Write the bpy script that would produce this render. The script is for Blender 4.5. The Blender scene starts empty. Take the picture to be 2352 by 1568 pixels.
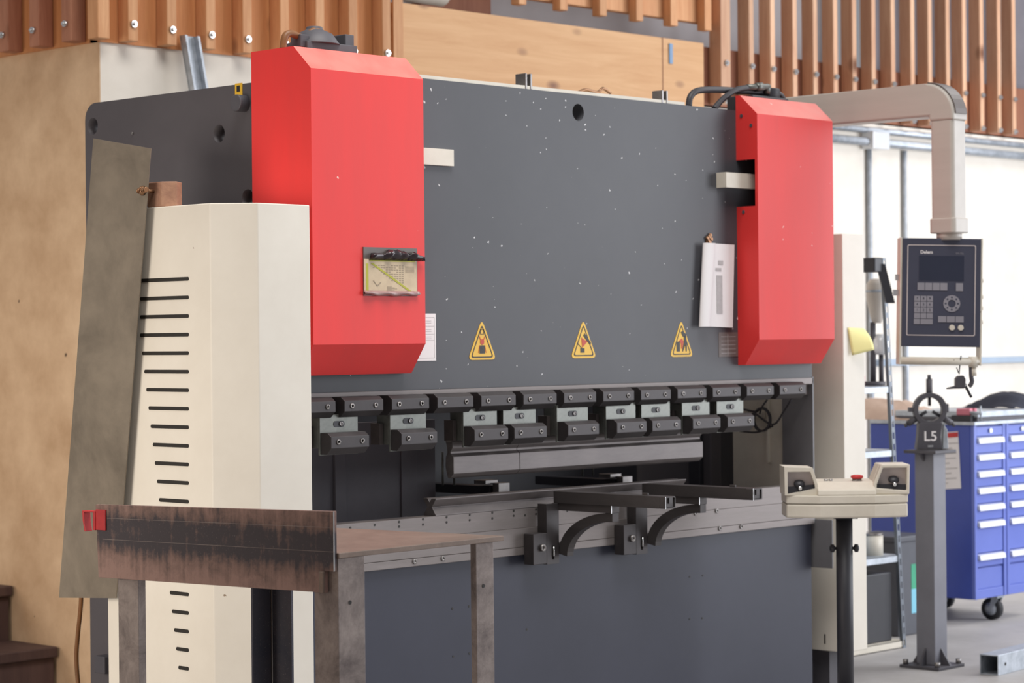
import bpy, bmesh, math, random
from mathutils import Vector, Matrix
random.seed(7)
PI = math.pi
SC = bpy.context.scene
COL = SC.collection

# ------------------------------------------------------------------ camera calibration (2352x1568 photograph)
W, H = 2352, 1568
FPX = 5355.95; YAW = 0.763571; PIT = 0.000945781; ROL = 0.00993739
CAM = (-6.31, -5.682, 1.5)
def _axes():
    cy, sy = math.cos(YAW), math.sin(YAW); cp, sp = math.cos(PIT), math.sin(PIT); cr, sr = math.cos(ROL), math.sin(ROL)
    f = (cy*cp, sy*cp, -sp); r = (sy, -cy, 0.0); d = (-sp*cy, -sp*sy, -cp)
    return (tuple(cr*r[i]+sr*d[i] for i in range(3)), tuple(cr*d[i]-sr*r[i] for i in range(3)), f)
RX, DN, FW = _axes()
def ray(x, y):
    a = (x-W/2)/FPX; b = (y-H/2)/FPX
    return [FW[i]+a*RX[i]+b*DN[i] for i in range(3)]
def hit(ax, v, x, y):
    """measure: where the sight line of a photo point meets the plane axis = v"""
    r = ray(x, y); t = (v-CAM[ax])/r[ax]
    return Vector([CAM[i]+t*r[i] for i in range(3)])
hX = lambda v, x, y: hit(0, v, x, y)
hY = lambda v, x, y: hit(1, v, x, y)
hZ = lambda v, x, y: hit(2, v, x, y)

# ------------------------------------------------------------------ materials
def lin(c):
    out = []
    for v in c[:3]:
        v = v/255.0
        out.append(v/12.92 if v <= 0.04045 else ((v+0.055)/1.055)**2.4)
    return (*out, 1.0)

class NB:
    def __init__(self, name):
        self.m = bpy.data.materials.new(name); self.m.use_nodes = True
        self.nt = self.m.node_tree; self.nt.nodes.clear()
        self.out = self.n('ShaderNodeOutputMaterial'); self.b = self.n('ShaderNodeBsdfPrincipled')
        self.l(self.b.outputs[0], self.out.inputs[0])
        self.tc = self.n('ShaderNodeTexCoord')
    def n(self, t, **kw):
        x = self.nt.nodes.new(t)
        for k, v in kw.items(): setattr(x, k, v)
        return x
    def l(self, a, b): self.nt.links.new(a, b)
    def mapping(self, scale=(1, 1, 1), rot=(0, 0, 0), loc=(0, 0, 0)):
        mp = self.n('ShaderNodeMapping')
        mp.inputs['Scale'].default_value = scale; mp.inputs['Rotation'].default_value = rot; mp.inputs['Location'].default_value = loc
        self.l(self.tc.outputs['Object'], mp.inputs[0]); return mp.outputs[0]
    def noise(self, vec, scale=5, detail=6, rough=.6, dist=0):
        x = self.n('ShaderNodeTexNoise'); x.inputs['Scale'].default_value = scale; x.inputs['Detail'].default_value = detail
        x.inputs['Roughness'].default_value = rough; x.inputs['Distortion'].default_value = dist
        self.l(vec, x.inputs['Vector']); return x.outputs['Fac']
    def ramp(self, fac, stops):
        x = self.n('ShaderNodeValToRGB'); e = x.color_ramp.elements
        while len(e) < len(stops): e.new(0.5)
        for i, (p, c) in enumerate(stops):
            e[i].position = p; e[i].color = c if len(c) == 4 else lin(c)
        self.l(fac, x.inputs[0]); return x.outputs[0]
    def mix(self, fac, a, b, mode='MIX'):
        x = self.n('ShaderNodeMix'); x.data_type = 'RGBA'; x.blend_type = mode
        for s, v in ((0, fac), (6, a), (7, b)):
            if isinstance(v, (int, float)): x.inputs[s].default_value = v
            elif isinstance(v, tuple): x.inputs[s].default_value = v
            else: self.l(v, x.inputs[s])
        return x.outputs[2]
    def bump(self, h, strength=.2, dist=.01):
        x = self.n('ShaderNodeBump'); x.inputs['Strength'].default_value = strength; x.inputs['Distance'].default_value = dist
        self.l(h, x.inputs['Height']); self.l(x.outputs[0], self.b.inputs['Normal'])
    def fin(self, col, rough=.5, metal=0.0, spec=.5):
        if isinstance(col, tuple): self.b.inputs['Base Color'].default_value = col
        else: self.l(col, self.b.inputs['Base Color'])
        if isinstance(rough, (int, float)): self.b.inputs['Roughness'].default_value = rough
        else: self.l(rough, self.b.inputs['Roughness'])
        self.b.inputs['Metallic'].default_value = metal
        self.b.inputs['Specular IOR Level'].default_value = spec
        return self.m

def paint(name, c, c2=None, rough=.45, metal=0, scale=4, spec=.5, chips=None, chip_scale=14, chip_size=.04, stretch=(1, 1, 1), bump=0):
    """painted or plain surface with soft mottling; chips = colour of small paint chips"""
    b = NB(name); v = b.mapping(stretch)
    c2 = c2 or tuple(max(0, x*.88) for x in c)
    f = b.noise(v, scale, 7, .65)
    col = b.ramp(f, [(.3, lin(c2)), (.7, lin(c))])
    if chips:
        vo = b.n('ShaderNodeTexVoronoi'); vo.inputs['Scale'].default_value = chip_scale
        n2 = b.n('ShaderNodeTexNoise'); n2.inputs['Scale'].default_value = 60
        mixv = b.n('ShaderNodeMix'); mixv.data_type = 'VECTOR'; mixv.inputs[0].default_value = .02
        b.l(b.mapping(), mixv.inputs[4]); b.l(n2.outputs['Color'], mixv.inputs[5]); b.l(b.mapping(), n2.inputs['Vector'])
        b.l(mixv.outputs[1], vo.inputs['Vector'])
        sep = b.n('ShaderNodeSeparateColor'); b.l(vo.outputs['Color'], sep.inputs[0])
        thr = b.n('ShaderNodeMath', operation='MULTIPLY'); thr.inputs[1].default_value = chip_size
        pw = b.n('ShaderNodeMath', operation='POWER'); pw.inputs[1].default_value = 2.6
        b.l(sep.outputs[0], pw.inputs[0]); b.l(pw.outputs[0], thr.inputs[0])
        lt = b.n('ShaderNodeMath', operation='LESS_THAN')
        b.l(vo.outputs['Distance'], lt.inputs[0]); b.l(thr.outputs[0], lt.inputs[1])
        gate = b.n('ShaderNodeMath', operation='GREATER_THAN'); gate.inputs[1].default_value = .35
        b.l(sep.outputs[1], gate.inputs[0])
        mul = b.n('ShaderNodeMath', operation='MULTIPLY'); b.l(lt.outputs[0], mul.inputs[0]); b.l(gate.outputs[0], mul.inputs[1])
        col = b.mix(mul.outputs[0], col, lin(chips))
    if bump: b.bump(b.noise(v, scale*12, 4), bump, .002)
    return b.fin(col, rough, metal, spec)

def steel(name, c, c2, rough=.4, metal=.75, stretch=(1, 1, 1), scale=6):
    b = NB(name); v = b.mapping(stretch)
    f = b.noise(v, scale, 8, .7, .3)
    col = b.ramp(f, [(.25, lin(c2)), (.6, lin(c)), (.85, lin(tuple(min(255, x*1.12) for x in c)))])
    r = b.n('ShaderNodeMapRange'); r.inputs[3].default_value = max(.1, rough-.1); r.inputs[4].default_value = min(1, rough+.15)
    b.l(f, r.inputs[0])
    return b.fin(col, r.outputs[0], metal)

def wood(name, c, c2, knot=(120, 78, 55), stretch=(9, 9, .7), kscale=(2.2, 2.2, 1.3), rough=.6, kn=.09):
    b = NB(name); v = b.mapping(stretch)
    oi = b.n('ShaderNodeObjectInfo'); add = b.n('ShaderNodeVectorMath', operation='ADD')
    sc = b.n('ShaderNodeVectorMath', operation='SCALE'); sc.inputs[3].default_value = 30
    cmb = b.n('ShaderNodeCombineXYZ'); b.l(oi.outputs['Random'], cmb.inputs[0]); b.l(oi.outputs['Random'], cmb.inputs[2]); b.l(oi.outputs['Random'], cmb.inputs[1])
    b.l(cmb.outputs[0], sc.inputs[0]); b.l(v, add.inputs[0]); b.l(sc.outputs[0], add.inputs[1])
    f = b.noise(add.outputs[0], 2.2, 8, .7, .8)
    col = b.ramp(f, [(.28, lin(c2)), (.5, lin(tuple((x+y)/2 for x, y in zip(c, c2)))), (.72, lin(c))])
    v2 = b.mapping(kscale); add2 = b.n('ShaderNodeVectorMath', operation='ADD'); b.l(v2, add2.inputs[0]); b.l(sc.outputs[0], add2.inputs[1])
    vo = b.n('ShaderNodeTexVoronoi'); vo.inputs['Scale'].default_value = 1.6; b.l(add2.outputs[0], vo.inputs['Vector'])
    kf = b.ramp(vo.outputs['Distance'], [(kn*.5, (1, 1, 1, 1)), (kn*1.5, (0, 0, 0, 1))])
    col = b.mix(kf, col, lin(knot))
    # each board has its own tint
    hv = b.n('ShaderNodeHueSaturation'); mr = b.n('ShaderNodeMapRange'); mr.inputs[3].default_value = .86; mr.inputs[4].default_value = 1.12
    b.l(oi.outputs['Random'], mr.inputs[0]); b.l(mr.outputs[0], hv.inputs['Value']); b.l(col, hv.inputs['Color'])
    return b.fin(hv.outputs[0], rough, 0, .3)

def rusty(name, dark, brown, zband=None, scale=7, rough=.6, metal=.25):
    """mill scale steel with brown rust; zband = (z0, z1) local band of bare scale between two rust zones"""
    b = NB(name); v = b.mapping((1, 1, .35))
    f = b.noise(b.mapping((1, 1, 1)), scale, 10, .75, .4)
    f2 = b.noise(b.mapping((60, 60, 5)), 1.0, 4, .6)
    if zband:
        sep = b.n('ShaderNodeSeparateXYZ'); b.l(b.tc.outputs['Object'], sep.inputs[0])
        m1 = b.n('ShaderNodeMapRange'); m1.inputs[1].default_value = zband[0]; m1.inputs[2].default_value = zband[1]
        b.l(sep.outputs[2], m1.inputs[0])
        bandr = b.ramp(m1.outputs[0], [(0, (1, 1, 1, 1)), (.28, (.62, .62, .62, 1)), (.45, (.1, .1, .1, 1)), (.7, (.12, .12, .12, 1)), (.82, (.5, .5, .5, 1)), (1, (.8, .8, .8, 1))])
        ad = b.n('ShaderNodeMath', operation='ADD'); sb = b.n('ShaderNodeMath', operation='SUBTRACT'); sb.inputs[1].default_value = .5
        b.l(f, sb.inputs[0]); s3 = b.n('ShaderNodeMath', operation='MULTIPLY'); s3.inputs[1].default_value = 1.6
        b.l(sb.outputs[0], s3.inputs[0])
        s4 = b.n('ShaderNodeMath', operation='SUBTRACT'); s4.inputs[1].default_value = .5; b.l(f2, s4.inputs[0])
        s5 = b.n('ShaderNodeMath', operation='ADD'); b.l(s3.outputs[0], s5.inputs[0]); b.l(s4.outputs[0], s5.inputs[1])
        b.l(bandr, ad.inputs[0]); b.l(s5.outputs[0], ad.inputs[1]); fac = ad.outputs[0]
        col = b.ramp(fac, [(.2, lin(dark)), (.55, lin(brown)), (.95, lin(tuple(min(255, x*1.25) for x in brown)))])
    else:
        col = b.ramp(f, [(.3, lin(dark)), (.6, lin(brown)), (.85, lin(tuple(min(255, x*1.2) for x in brown)))])
    # fine bright specks of worn scale
    sp = b.noise(b.mapping((1, 1, 1)), 240, 2, .5)
    spk = b.ramp(sp, [(.66, (0, 0, 0, 1)), (.74, (1, 1, 1, 1))])
    col = b.mix(b.mix(.35, (0, 0, 0, 1), spk), col, lin((170, 160, 155)))
    b.bump(f2, .15, .002)
    return b.fin(col, rough, metal, .5)

M = {}
M['charcoal'] = paint('charcoal paint', (80, 81, 86), (74, 75, 80), .42, chips=(205, 205, 206), chip_scale=30, chip_size=.135, scale=2.5, spec=.3)
M['charcoal_side'] = paint('charcoal paint side', (88, 84, 88), (78, 74, 78), .5, chips=(180, 175, 170), chip_scale=6, chip_size=.10, scale=2)
M['bluegrey'] = paint('blue grey paint', (63, 65, 78), (57, 59, 71), .42, chips=(165, 168, 175), chip_scale=11, chip_size=.10, scale=2, spec=.3)
M['dark'] = paint('dark machine interior', (124, 120, 126), (112, 108, 114), .6)
M['guard'] = paint('grey guard paint', (122, 121, 124), (108, 107, 110), .5)
M['black'] = paint('black paint', (50, 50, 56), (40, 40, 46), .5)
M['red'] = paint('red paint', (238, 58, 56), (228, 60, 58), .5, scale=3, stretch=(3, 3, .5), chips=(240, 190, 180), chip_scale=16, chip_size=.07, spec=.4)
def paler(m, pale_col, amt):  # blends up-facing faces unevenly towards a paler colour
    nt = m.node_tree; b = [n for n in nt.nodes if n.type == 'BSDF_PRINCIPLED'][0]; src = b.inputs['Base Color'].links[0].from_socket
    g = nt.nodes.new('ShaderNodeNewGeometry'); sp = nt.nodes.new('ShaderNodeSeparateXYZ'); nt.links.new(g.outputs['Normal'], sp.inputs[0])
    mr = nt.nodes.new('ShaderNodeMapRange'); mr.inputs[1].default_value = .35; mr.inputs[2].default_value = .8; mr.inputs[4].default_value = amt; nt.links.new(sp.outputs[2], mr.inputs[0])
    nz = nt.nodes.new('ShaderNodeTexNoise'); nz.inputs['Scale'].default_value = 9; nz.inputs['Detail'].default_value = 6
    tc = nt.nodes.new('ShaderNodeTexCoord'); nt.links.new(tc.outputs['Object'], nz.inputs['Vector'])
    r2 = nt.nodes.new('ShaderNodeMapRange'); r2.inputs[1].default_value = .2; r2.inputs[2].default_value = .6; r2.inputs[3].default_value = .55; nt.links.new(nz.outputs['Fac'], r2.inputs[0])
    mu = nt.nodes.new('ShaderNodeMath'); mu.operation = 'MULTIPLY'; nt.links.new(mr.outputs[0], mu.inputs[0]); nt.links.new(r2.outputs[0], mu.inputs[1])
    mx = nt.nodes.new('ShaderNodeMix'); mx.data_type = 'RGBA'; nt.links.new(mu.outputs[0], mx.inputs[0]); nt.links.new(src, mx.inputs[6]); mx.inputs[7].default_value = lin(pale_col)
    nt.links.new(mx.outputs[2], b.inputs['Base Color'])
paler(M['red'], (222, 160, 146), .62)
M['cream'] = paint('cream cabinet paint', (234, 228, 216), (224, 217, 204), .5, scale=3, chips=(150, 130, 110), chip_scale=9, chip_size=.05)
M['cream_plain'] = paint('cream paint', (226, 219, 205), (212, 205, 190), .45, scale=9, chips=(120, 95, 75), chip_scale=30, chip_size=.10)
M['pearl'] = paint('pale aluminium arm paint', (204, 197, 188), (194, 187, 178), .42, scale=3, stretch=(4, .4, 4))
M['bar'] = steel('ground steel bar', (136, 129, 127), (120, 113, 110), .5, .5, (.6, 3, 5))
M['tool'] = steel('tool steel', (118, 112, 111), (96, 91, 90), .45, .6, (1.2, 4, 6), 5)
M['toolend'] = steel('tool steel cut end', (92, 84, 82), (66, 60, 60), .55, .6)
M['clamp'] = steel('blackened clamp steel', (70, 66, 67), (56, 53, 54), .45, .45, (1, 1, 1), 9)
M['armsteel'] = steel('black steel tube', (76, 72, 72), (60, 57, 57), .48, .45, (2, .4, 2))
M['zinc'] = steel('yellow passivated zinc', (126, 128, 123), (96, 98, 94), .42, .75, (1, 1, 1), 16)
M['bolt'] = steel('bolt steel', (150, 146, 144), (110, 106, 104), .35, .8)
M['bright'] = steel('bright steel', (225, 225, 225), (200, 200, 200), .25, .9)
M['sheet'] = steel('grey mill finish sheet', (140, 129, 114), (104, 95, 83), .5, .3, (1, 1, 1), 3)
M['blade'] = rusty('rusty flat bar', (72, 66, 70), (128, 104, 96), (.885, 1.10), 18)
M['leg'] = rusty('worn steel angle', (100, 90, 88), (164, 152, 146), None, 9, .55, .4)
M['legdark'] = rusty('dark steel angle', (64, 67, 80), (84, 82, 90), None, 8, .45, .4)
M['tabletop'] = rusty('rust stained plate', (114, 99, 89), (142, 124, 112), None, 4, .5, .3)
M['whitewall'] = paint('white painted concrete', (240, 233, 222), (228, 220, 208), .8, scale=3, bump=.1)
M['tanwall'] = paint('bare tan concrete', (234, 202, 166), (196, 160, 124), .85, scale=3.0, chips=(120, 98, 78), chip_scale=12, chip_size=.12, bump=.25)  # warmer and darker in tone than the white concrete
M['grey'] = paint('grey panel', (176, 172, 174), (168, 164, 166), .6)
M['slatwood'] = wood('pine batten', (222, 172, 128), (192, 134, 92))
M['board'] = wood('pine backing board', (206, 146, 96), (178, 114, 72))
M['brownwood'] = wood('brown stained batten', (190, 134, 106), (156, 102, 80))  # pine with the side wall's shade put into its colour
M['slimwood'] = wood('reddish pine batten', (230, 190, 156), (200, 150, 120))
M['brownboard'] = wood('brown backing board', (164, 112, 88), (140, 92, 72))
M['panel'] = wood('pine plank panel', (218, 176, 132), (198, 150, 106), (128, 90, 72), (.55, 9, 8), (2.2, 2, 4.4), .55, .15)
M['dkwood'] = wood('dark stair wood', (92, 70, 64), (70, 52, 50))
M['blockwood'] = wood('offcut wood', (178, 138, 112), (138, 102, 86), (110, 80, 70), (3, 12, 12))
M['blue'] = paint('blue cabinet enamel', (62, 82, 170), (56, 74, 158), .35, spec=.6)
M['bluelight'] = paint('blue drawer enamel', (104, 120, 200), (97, 113, 192), .3, spec=.6)  # same enamel, lightened to carry the daylight on the fronts
M['handle'] = paint('white aluminium handle', (236, 238, 240), (226, 228, 230), .3, .2)
M['upright'] = steel('slotted upright steel', (118, 124, 132), (90, 96, 104), .45, .5)
M['galv'] = steel('galvanised steel', (190, 196, 204), (150, 158, 166), .45, .55, (1, 1, 1), 20)
M['dkgrey'] = paint('dark grey cast iron', (88, 86, 92), (66, 64, 70), .55)
M['post'] = paint('grey steel post', (124, 124, 132), (112, 112, 120), .5)
M['binplastic'] = paint('dark grey plastic', (84, 86, 94), (74, 76, 84), .5)
M['rubber'] = paint('black rubber', (40, 40, 44), (32, 32, 36), .6)
M['white'] = paint('white paper', (244, 240, 240), (238, 234, 234), .7)
M['print'] = paint('grey print', (190, 186, 186), (176, 172, 172), .7, scale=60)
M['ink'] = paint('black ink', (40, 36, 30), (34, 30, 26), .5)
M['yellow'] = paint('sign yellow', (240, 192, 46), (228, 178, 44), .45, scale=8)
M['redink'] = paint('red ink', (200, 70, 40), (190, 60, 36), .5)
M['note'] = paint('pale yellow note', (246, 240, 170), (240, 232, 158), .7)
M['chart'] = paint('yellowed chart paper', (222, 202, 168), (196, 174, 146), .6, scale=14)
M['green'] = paint('lime highlighter', (188, 186, 60), (176, 174, 56), .6)
M['film'] = paint('torn dark film', (58, 44, 48), (40, 30, 34), .25, scale=30)
M['greyplate'] = paint('grey backing plate', (110, 102, 98), (98, 90, 88), .5)
M['screen'] = paint('dark display', (50, 54, 72), (46, 50, 66), .2)
M['face'] = paint('slate control face', (72, 74, 90), (66, 68, 84), .4)
M['key'] = paint('grey membrane key', (150, 148, 156), (140, 138, 146), .5)
M['lgline'] = paint('pale printed line', (206, 196, 194), (200, 190, 188), .5)
M['floor'] = paint('worn concrete floor', (182, 179, 178), (156, 152, 150), .55, scale=2.2, bump=.15, chips=(150, 140, 132), chip_scale=9, chip_size=.08)
M['bronze'] = steel('bronze clip', (168, 128, 96), (120, 88, 66), .4, .7, (1, 1, 1), 40)
M['redclip'] = paint('red enamel clip', (210, 58, 60), (180, 46, 50), .45, scale=20)
M['brownhose'] = paint('brown hose', (140, 92, 50), (110, 72, 40), .5)
M['teal'] = paint('teal label', (60, 170, 130), (52, 150, 116), .5)
M['cyan'] = paint('pale cyan label', (130, 200, 222), (120, 190, 214), .5)
M['pink'] = paint('pink plastic', (220, 130, 146), (206, 116, 134), .5)
M['cable'] = paint('dark cable', (66, 64, 68), (56, 54, 58), .5)
M['bluetape'] = paint('blue strap', (140, 170, 200), (120, 150, 186), .6)
M['railblue'] = paint('pale blue rail paint', (176, 192, 210), (166, 182, 200), .6)
M['cloth'] = paint('black cloth', (52, 54, 68), (40, 42, 54), .9, scale=12)

# ------------------------------------------------------------------ mesh building
WM = {}
class MB:
    def __init__(self): self.v = []; self.f = []; self.sm = set()
    def quad(self, *ps):
        i = len(self.v); self.v += [Vector(p) for p in ps]; self.f.append(tuple(range(i, i+len(ps)))); return self
    def box(self, x0, x1, y0, y1, z0, z1):
        x0, x1 = min(x0, x1), max(x0, x1); y0, y1 = min(y0, y1), max(y0, y1); z0, z1 = min(z0, z1), max(z0, z1)
        i = len(self.v)
        self.v += [Vector(p) for p in ((x0, y0, z0), (x1, y0, z0), (x1, y1, z0), (x0, y1, z0), (x0, y0, z1), (x1, y0, z1), (x1, y1, z1), (x0, y1, z1))]
        for q in ((0, 3, 2, 1), (4, 5, 6, 7), (0, 1, 5, 4), (1, 2, 6, 5), (2, 3, 7, 6), (3, 0, 4, 7)): self.f.append(tuple(i+k for k in q))
        return self
    def prism(self, poly, axis, a, b):
        """poly in the two other axes (X: y,z / Y: x,z / Z: x,y), extruded from a to b"""
        def P(p, t): return Vector({0: (t, p[0], p[1]), 1: (p[0], t, p[1]), 2: (p[0], p[1], t)}[axis])
        n = len(poly); i = len(self.v)
        self.v += [P(p, a) for p in poly]+[P(p, b) for p in poly]
        self.f.append(tuple(i+k for k in range(n))); self.f.append(tuple(i+n+k for k in reversed(range(n))))
        for k in range(n): self.f.append((i+k, i+n+k, i+n+(k+1) % n, i+(k+1) % n))
        return self
    def cyl(self, p0, p1, r0, r1=None, n=20, smooth=True):
        r1 = r0 if r1 is None else r1
        p0, p1 = Vector(p0), Vector(p1); d = (p1-p0).normalized()
        a = d.orthogonal().normalized(); b = d.cross(a); i = len(self.v)
        for p, r in ((p0, r0), (p1, r1)):
            for k in range(n):
                t = 2*PI*k/n; self.v.append(p+(a*math.cos(t)+b*math.sin(t))*r)
        self.f.append(tuple(i+k for k in reversed(range(n)))); self.f.append(tuple(i+n+k for k in range(n)))
        for k in range(n):
            if smooth: self.sm.add(len(self.f))
            self.f.append((i+k, i+(k+1) % n, i+n+(k+1) % n, i+n+k))
        return self
    def lathe(self, prof, o=(0, 0, 0), n=28, d=(0, 0, 1)):
        o = Vector(o); d = Vector(d).normalized(); a = d.orthogonal().normalized(); b = d.cross(a); i = len(self.v)
        for r, z in prof:
            for k in range(n):
                t = 2*PI*k/n; self.v.append(o+d*z+(a*math.cos(t)+b*math.sin(t))*max(r, 1e-5))
        for j in range(len(prof)-1):
            for k in range(n):
                self.sm.add(len(self.f)); self.f.append((i+j*n+k, i+j*n+(k+1) % n, i+(j+1)*n+(k+1) % n, i+(j+1)*n+k))
        self.f.append(tuple(i+k for k in reversed(range(n)))); self.f.append(tuple(i+(len(prof)-1)*n+k for k in range(n)))
        return self
    def tube(self, pts, r, n=10, sub=6):
        pts = [Vector(p) for p in pts]
        if sub > 1 and len(pts) > 2:       # Catmull-Rom
            q = []
            for j in range(len(pts)-1):
                p0 = pts[max(j-1, 0)]; p1 = pts[j]; p2 = pts[j+1]; p3 = pts[min(j+2, len(pts)-1)]
                for s in range(sub):
                    t = s/sub
                    q.append(.5*((2*p1)+(p2-p0)*t+(2*p0-5*p1+4*p2-p3)*t*t+(3*p1-p0-3*p2+p3)*t**3))
            q.append(pts[-1]); pts = q
        i = len(self.v); a = None
        for j, p in enumerate(pts):
            d = (pts[min(j+1, len(pts)-1)]-pts[max(j-1, 0)]).normalized()
            a = d.orthogonal().normalized() if a is None else (a-d*a.dot(d)).normalized()
            b = d.cross(a)
            for k in range(n):
                t = 2*PI*k/n; self.v.append(p+(a*math.cos(t)+b*math.sin(t))*r)
        m = len(pts)
        for j in range(m-1):
            for k in range(n):
                self.sm.add(len(self.f)); self.f.append((i+j*n+k, i+j*n+(k+1) % n, i+(j+1)*n+(k+1) % n, i+(j+1)*n+k))
        self.f.append(tuple(i+k for k in reversed(range(n)))); self.f.append(tuple(i+(m-1)*n+k for k in range(n)))
        return self
    def ring(self, poly, hole, axis, a, b):
        """prism with a matching hole: two loops of the same length"""
        def P(p, t): return Vector({0: (t, p[0], p[1]), 1: (p[0], t, p[1]), 2: (p[0], p[1], t)}[axis])
        n = len(poly); i = len(self.v)
        for lp in (poly, hole):
            for t in (a, b): self.v += [P(p, t) for p in lp]
        oa, ob, ha, hb = i, i+n, i+2*n, i+3*n
        for k in range(n):
            q = (k+1) % n
            self.f += [(oa+k, oa+q, ha+q, ha+k), (ob+k, hb+k, hb+q, ob+q), (oa+k, ob+k, ob+q, oa+q), (ha+k, ha+q, hb+q, hb+k)]
        return self
    def xf(self, m):
        self.v = [m @ v for v in self.v]; return self
    def build(self, name, mat, parent=None, bevel=0, local=False, seg=2):
        me = bpy.data.meshes.new(name)
        vs = self.v; o = bpy.data.objects.new(name, me); COL.objects.link(o)
        loc = None
        if parent is not None:
            m = WM.get(parent.name, Matrix()); WM[o.name] = m
            if not local: mi = m.inverted(); vs = [mi @ v for v in vs]
            o.parent = parent
        else:
            xs = [v.x for v in vs]; ys = [v.y for v in vs]; zs = [v.z for v in vs]
            loc = Vector(((min(xs)+max(xs))/2, (min(ys)+max(ys))/2, min(zs)))
            vs = [v-loc for v in vs]; o.location = loc; WM[o.name] = Matrix.Translation(loc)
        me.from_pydata([tuple(v) for v in vs], [], self.f)
        for i in self.sm: me.polygons[i].use_smooth = True
        bm = bmesh.new(); bm.from_mesh(me); bmesh.ops.recalc_face_normals(bm, faces=bm.faces); bm.to_mesh(me); bm.free()
        me.materials.append(M[mat] if isinstance(mat, str) else mat)
        if bevel:
            md = o.modifiers.new('bevel', 'BEVEL'); md.width = bevel; md.segments = seg; md.limit_method = 'ANGLE'; md.angle_limit = .6
        return o
def tag(o, label, cat, group=None, kind=None):
    o['label'] = label; o['category'] = cat
    if group: o['group'] = group
    if kind: o['kind'] = kind
    return o
def thing(name, loc, label, cat, group=None, rotz=0, m=None):
    o = bpy.data.objects.new(name, None); o.empty_display_size = .1; COL.objects.link(o)
    m = m if m is not None else Matrix.Translation(Vector(loc)) @ Matrix.Rotation(rotz, 4, 'Z')
    o.matrix_world = m; WM[o.name] = m
    return tag(o, label, cat, group)
def struct(mb, name, mat, **kw):
    o = mb.build(name, mat, None, **kw); o['kind'] = 'structure'; return o
def copytree(src, parent):
    c = src.copy(); COL.objects.link(c); c.parent = parent; WM[c.name] = WM[parent.name] if parent else Matrix()
    for ch in list(src.children):
        copytree(ch, c)
    return c
def text(body, size, name, mat, parent, mtx, bold=0.0):
    """lettering as a mesh; mtx places it in the parent's space"""
    cu = bpy.data.curves.new('lettering', 'FONT'); cu.body = body; cu.size = 1.0; cu.align_x = 'CENTER'; cu.align_y = 'CENTER'
    cu.extrude = .0004/size; cu.offset = bold
    t = bpy.data.objects.new('lettering', cu); COL.objects.link(t)
    dg = bpy.context.evaluated_depsgraph_get(); me = bpy.data.meshes.new_from_object(t.evaluated_get(dg))
    bpy.data.objects.remove(t); bpy.data.curves.remove(cu)
    me.transform(mtx @ Matrix.Scale(size, 4)); me.materials.clear(); me.materials.append(M[mat]); me.name = name
    o = bpy.data.objects.new(name, me); COL.objects.link(o); o.parent = parent; WM[o.name] = WM.get(parent.name, Matrix())
    return o
def arc(cx, cy, r, a0, a1, n=8): return [(cx+r*math.cos(a0+(a1-a0)*k/n), cy+r*math.sin(a0+(a1-a0)*k/n)) for k in range(n+1)]
def rrect(x0, x1, y0, y1, r, n=5):
    return arc(x1-r, y0+r, r, -PI/2, 0, n)+arc(x1-r, y1-r, r, 0, PI/2, n)+arc(x0+r, y1-r, r, PI/2, PI, n)+arc(x0+r, y0+r, r, PI, 1.5*PI, n)
ORD = ['first', 'second', 'third', 'fourth', 'fifth', 'sixth', 'seventh', 'eighth', 'ninth', 'tenth', 'eleventh', 'twelfth', 'thirteenth', 'fourteenth', 'fifteenth', 'sixteenth', 'seventeenth']
DX = (0, 0, 0)

# ================================================================== THE SETTING
WY = 2.30; WX = -.45; ZS = 2.77      # back wall face, side face of the concrete corner, sill of the timber
struct(MB().box(-9, 9, -8, 7, -.12, 0), 'floor', 'floor')
struct(MB().box(-9.2, -9, -8, 7, -.12, 6.6), 'wall_west', 'tanwall')  # unseen wall added to block sky light from the left
struct(MB().box(WX+.004, 9, WY, WY+.3, 0, ZS-.01), 'wall_back', 'whitewall')
struct(MB().box(WX, WX+.004, WY, 7, 0, ZS-.01), 'wall_left', 'tanwall')
# backing boards of the timber wall above the sill
xp0 = hY(WY-.04, 900, 60).x; xp1 = hY(WY-.04, 1612, 180).x
zp = hY(WY-.06, 1270, 52).z
struct(MB().box(WX-.01, xp0+.02, WY-.01, WY+.05, ZS-.01, 4.2).box(WX-.01, WX+.05, WY, 7, ZS-.01, 4.2), 'trim_1', 'board')
x_gr1 = hY(WY, 2030, 160).x
struct(MB().box(xp1-.02, 9, WY, WY+.05, ZS-.02, hY(WY, 1690, 117).z), 'trim_2', 'brownboard')
struct(MB().box(xp0-.3, x_gr1, WY+.40, WY+.45, 2.6, 4.6), 'wall_upper', 'grey')
struct(MB().box(x_gr1, 9, WY+.10, WY+.15, 2.6, 4.6), 'trim_3', 'dark')
struct(MB().box(WX, WX+.3, WY, 7, 4.2, 4.25).box(WX, xp0, WY, WY+.3, 4.2, 4.25), 'trim_4', 'brownboard')

pp = thing('plank_panel', ((xp0+xp1)/2, WY-.04, ZS-.1), 'broad knotty pine panel on the back wall above the machine', 'panel')
zl = zp-.30
MB().box(xp0, xp1, WY-.055, WY-.012, ZS-.14, zp).build('board', 'panel', pp, .004)
MB().box(xp0-.012, xp0+.05, WY-.065, WY-.055, ZS-.14, zp+.02).build('edge_batten', 'slatwood', pp, .002)
MB().box(hY(WY-.06, 1523, 150).x, hY(WY-.06, 1523, 150).x+.004, WY-.0575, WY-.055, ZS-.14, zp).build('joint', 'brownboard', pp)
a = hY(WY-.06, 1541, 100); b_ = hY(WY-.06, 1539, 146)
tag(MB().box(a.x-.014, a.x+.014, WY-.062, WY-.0555, b_.z, a.z).build('strap', 'bluetape', None, .002), 'short blue strap hanging on the right end of the pine panel', 'strap')

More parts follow.
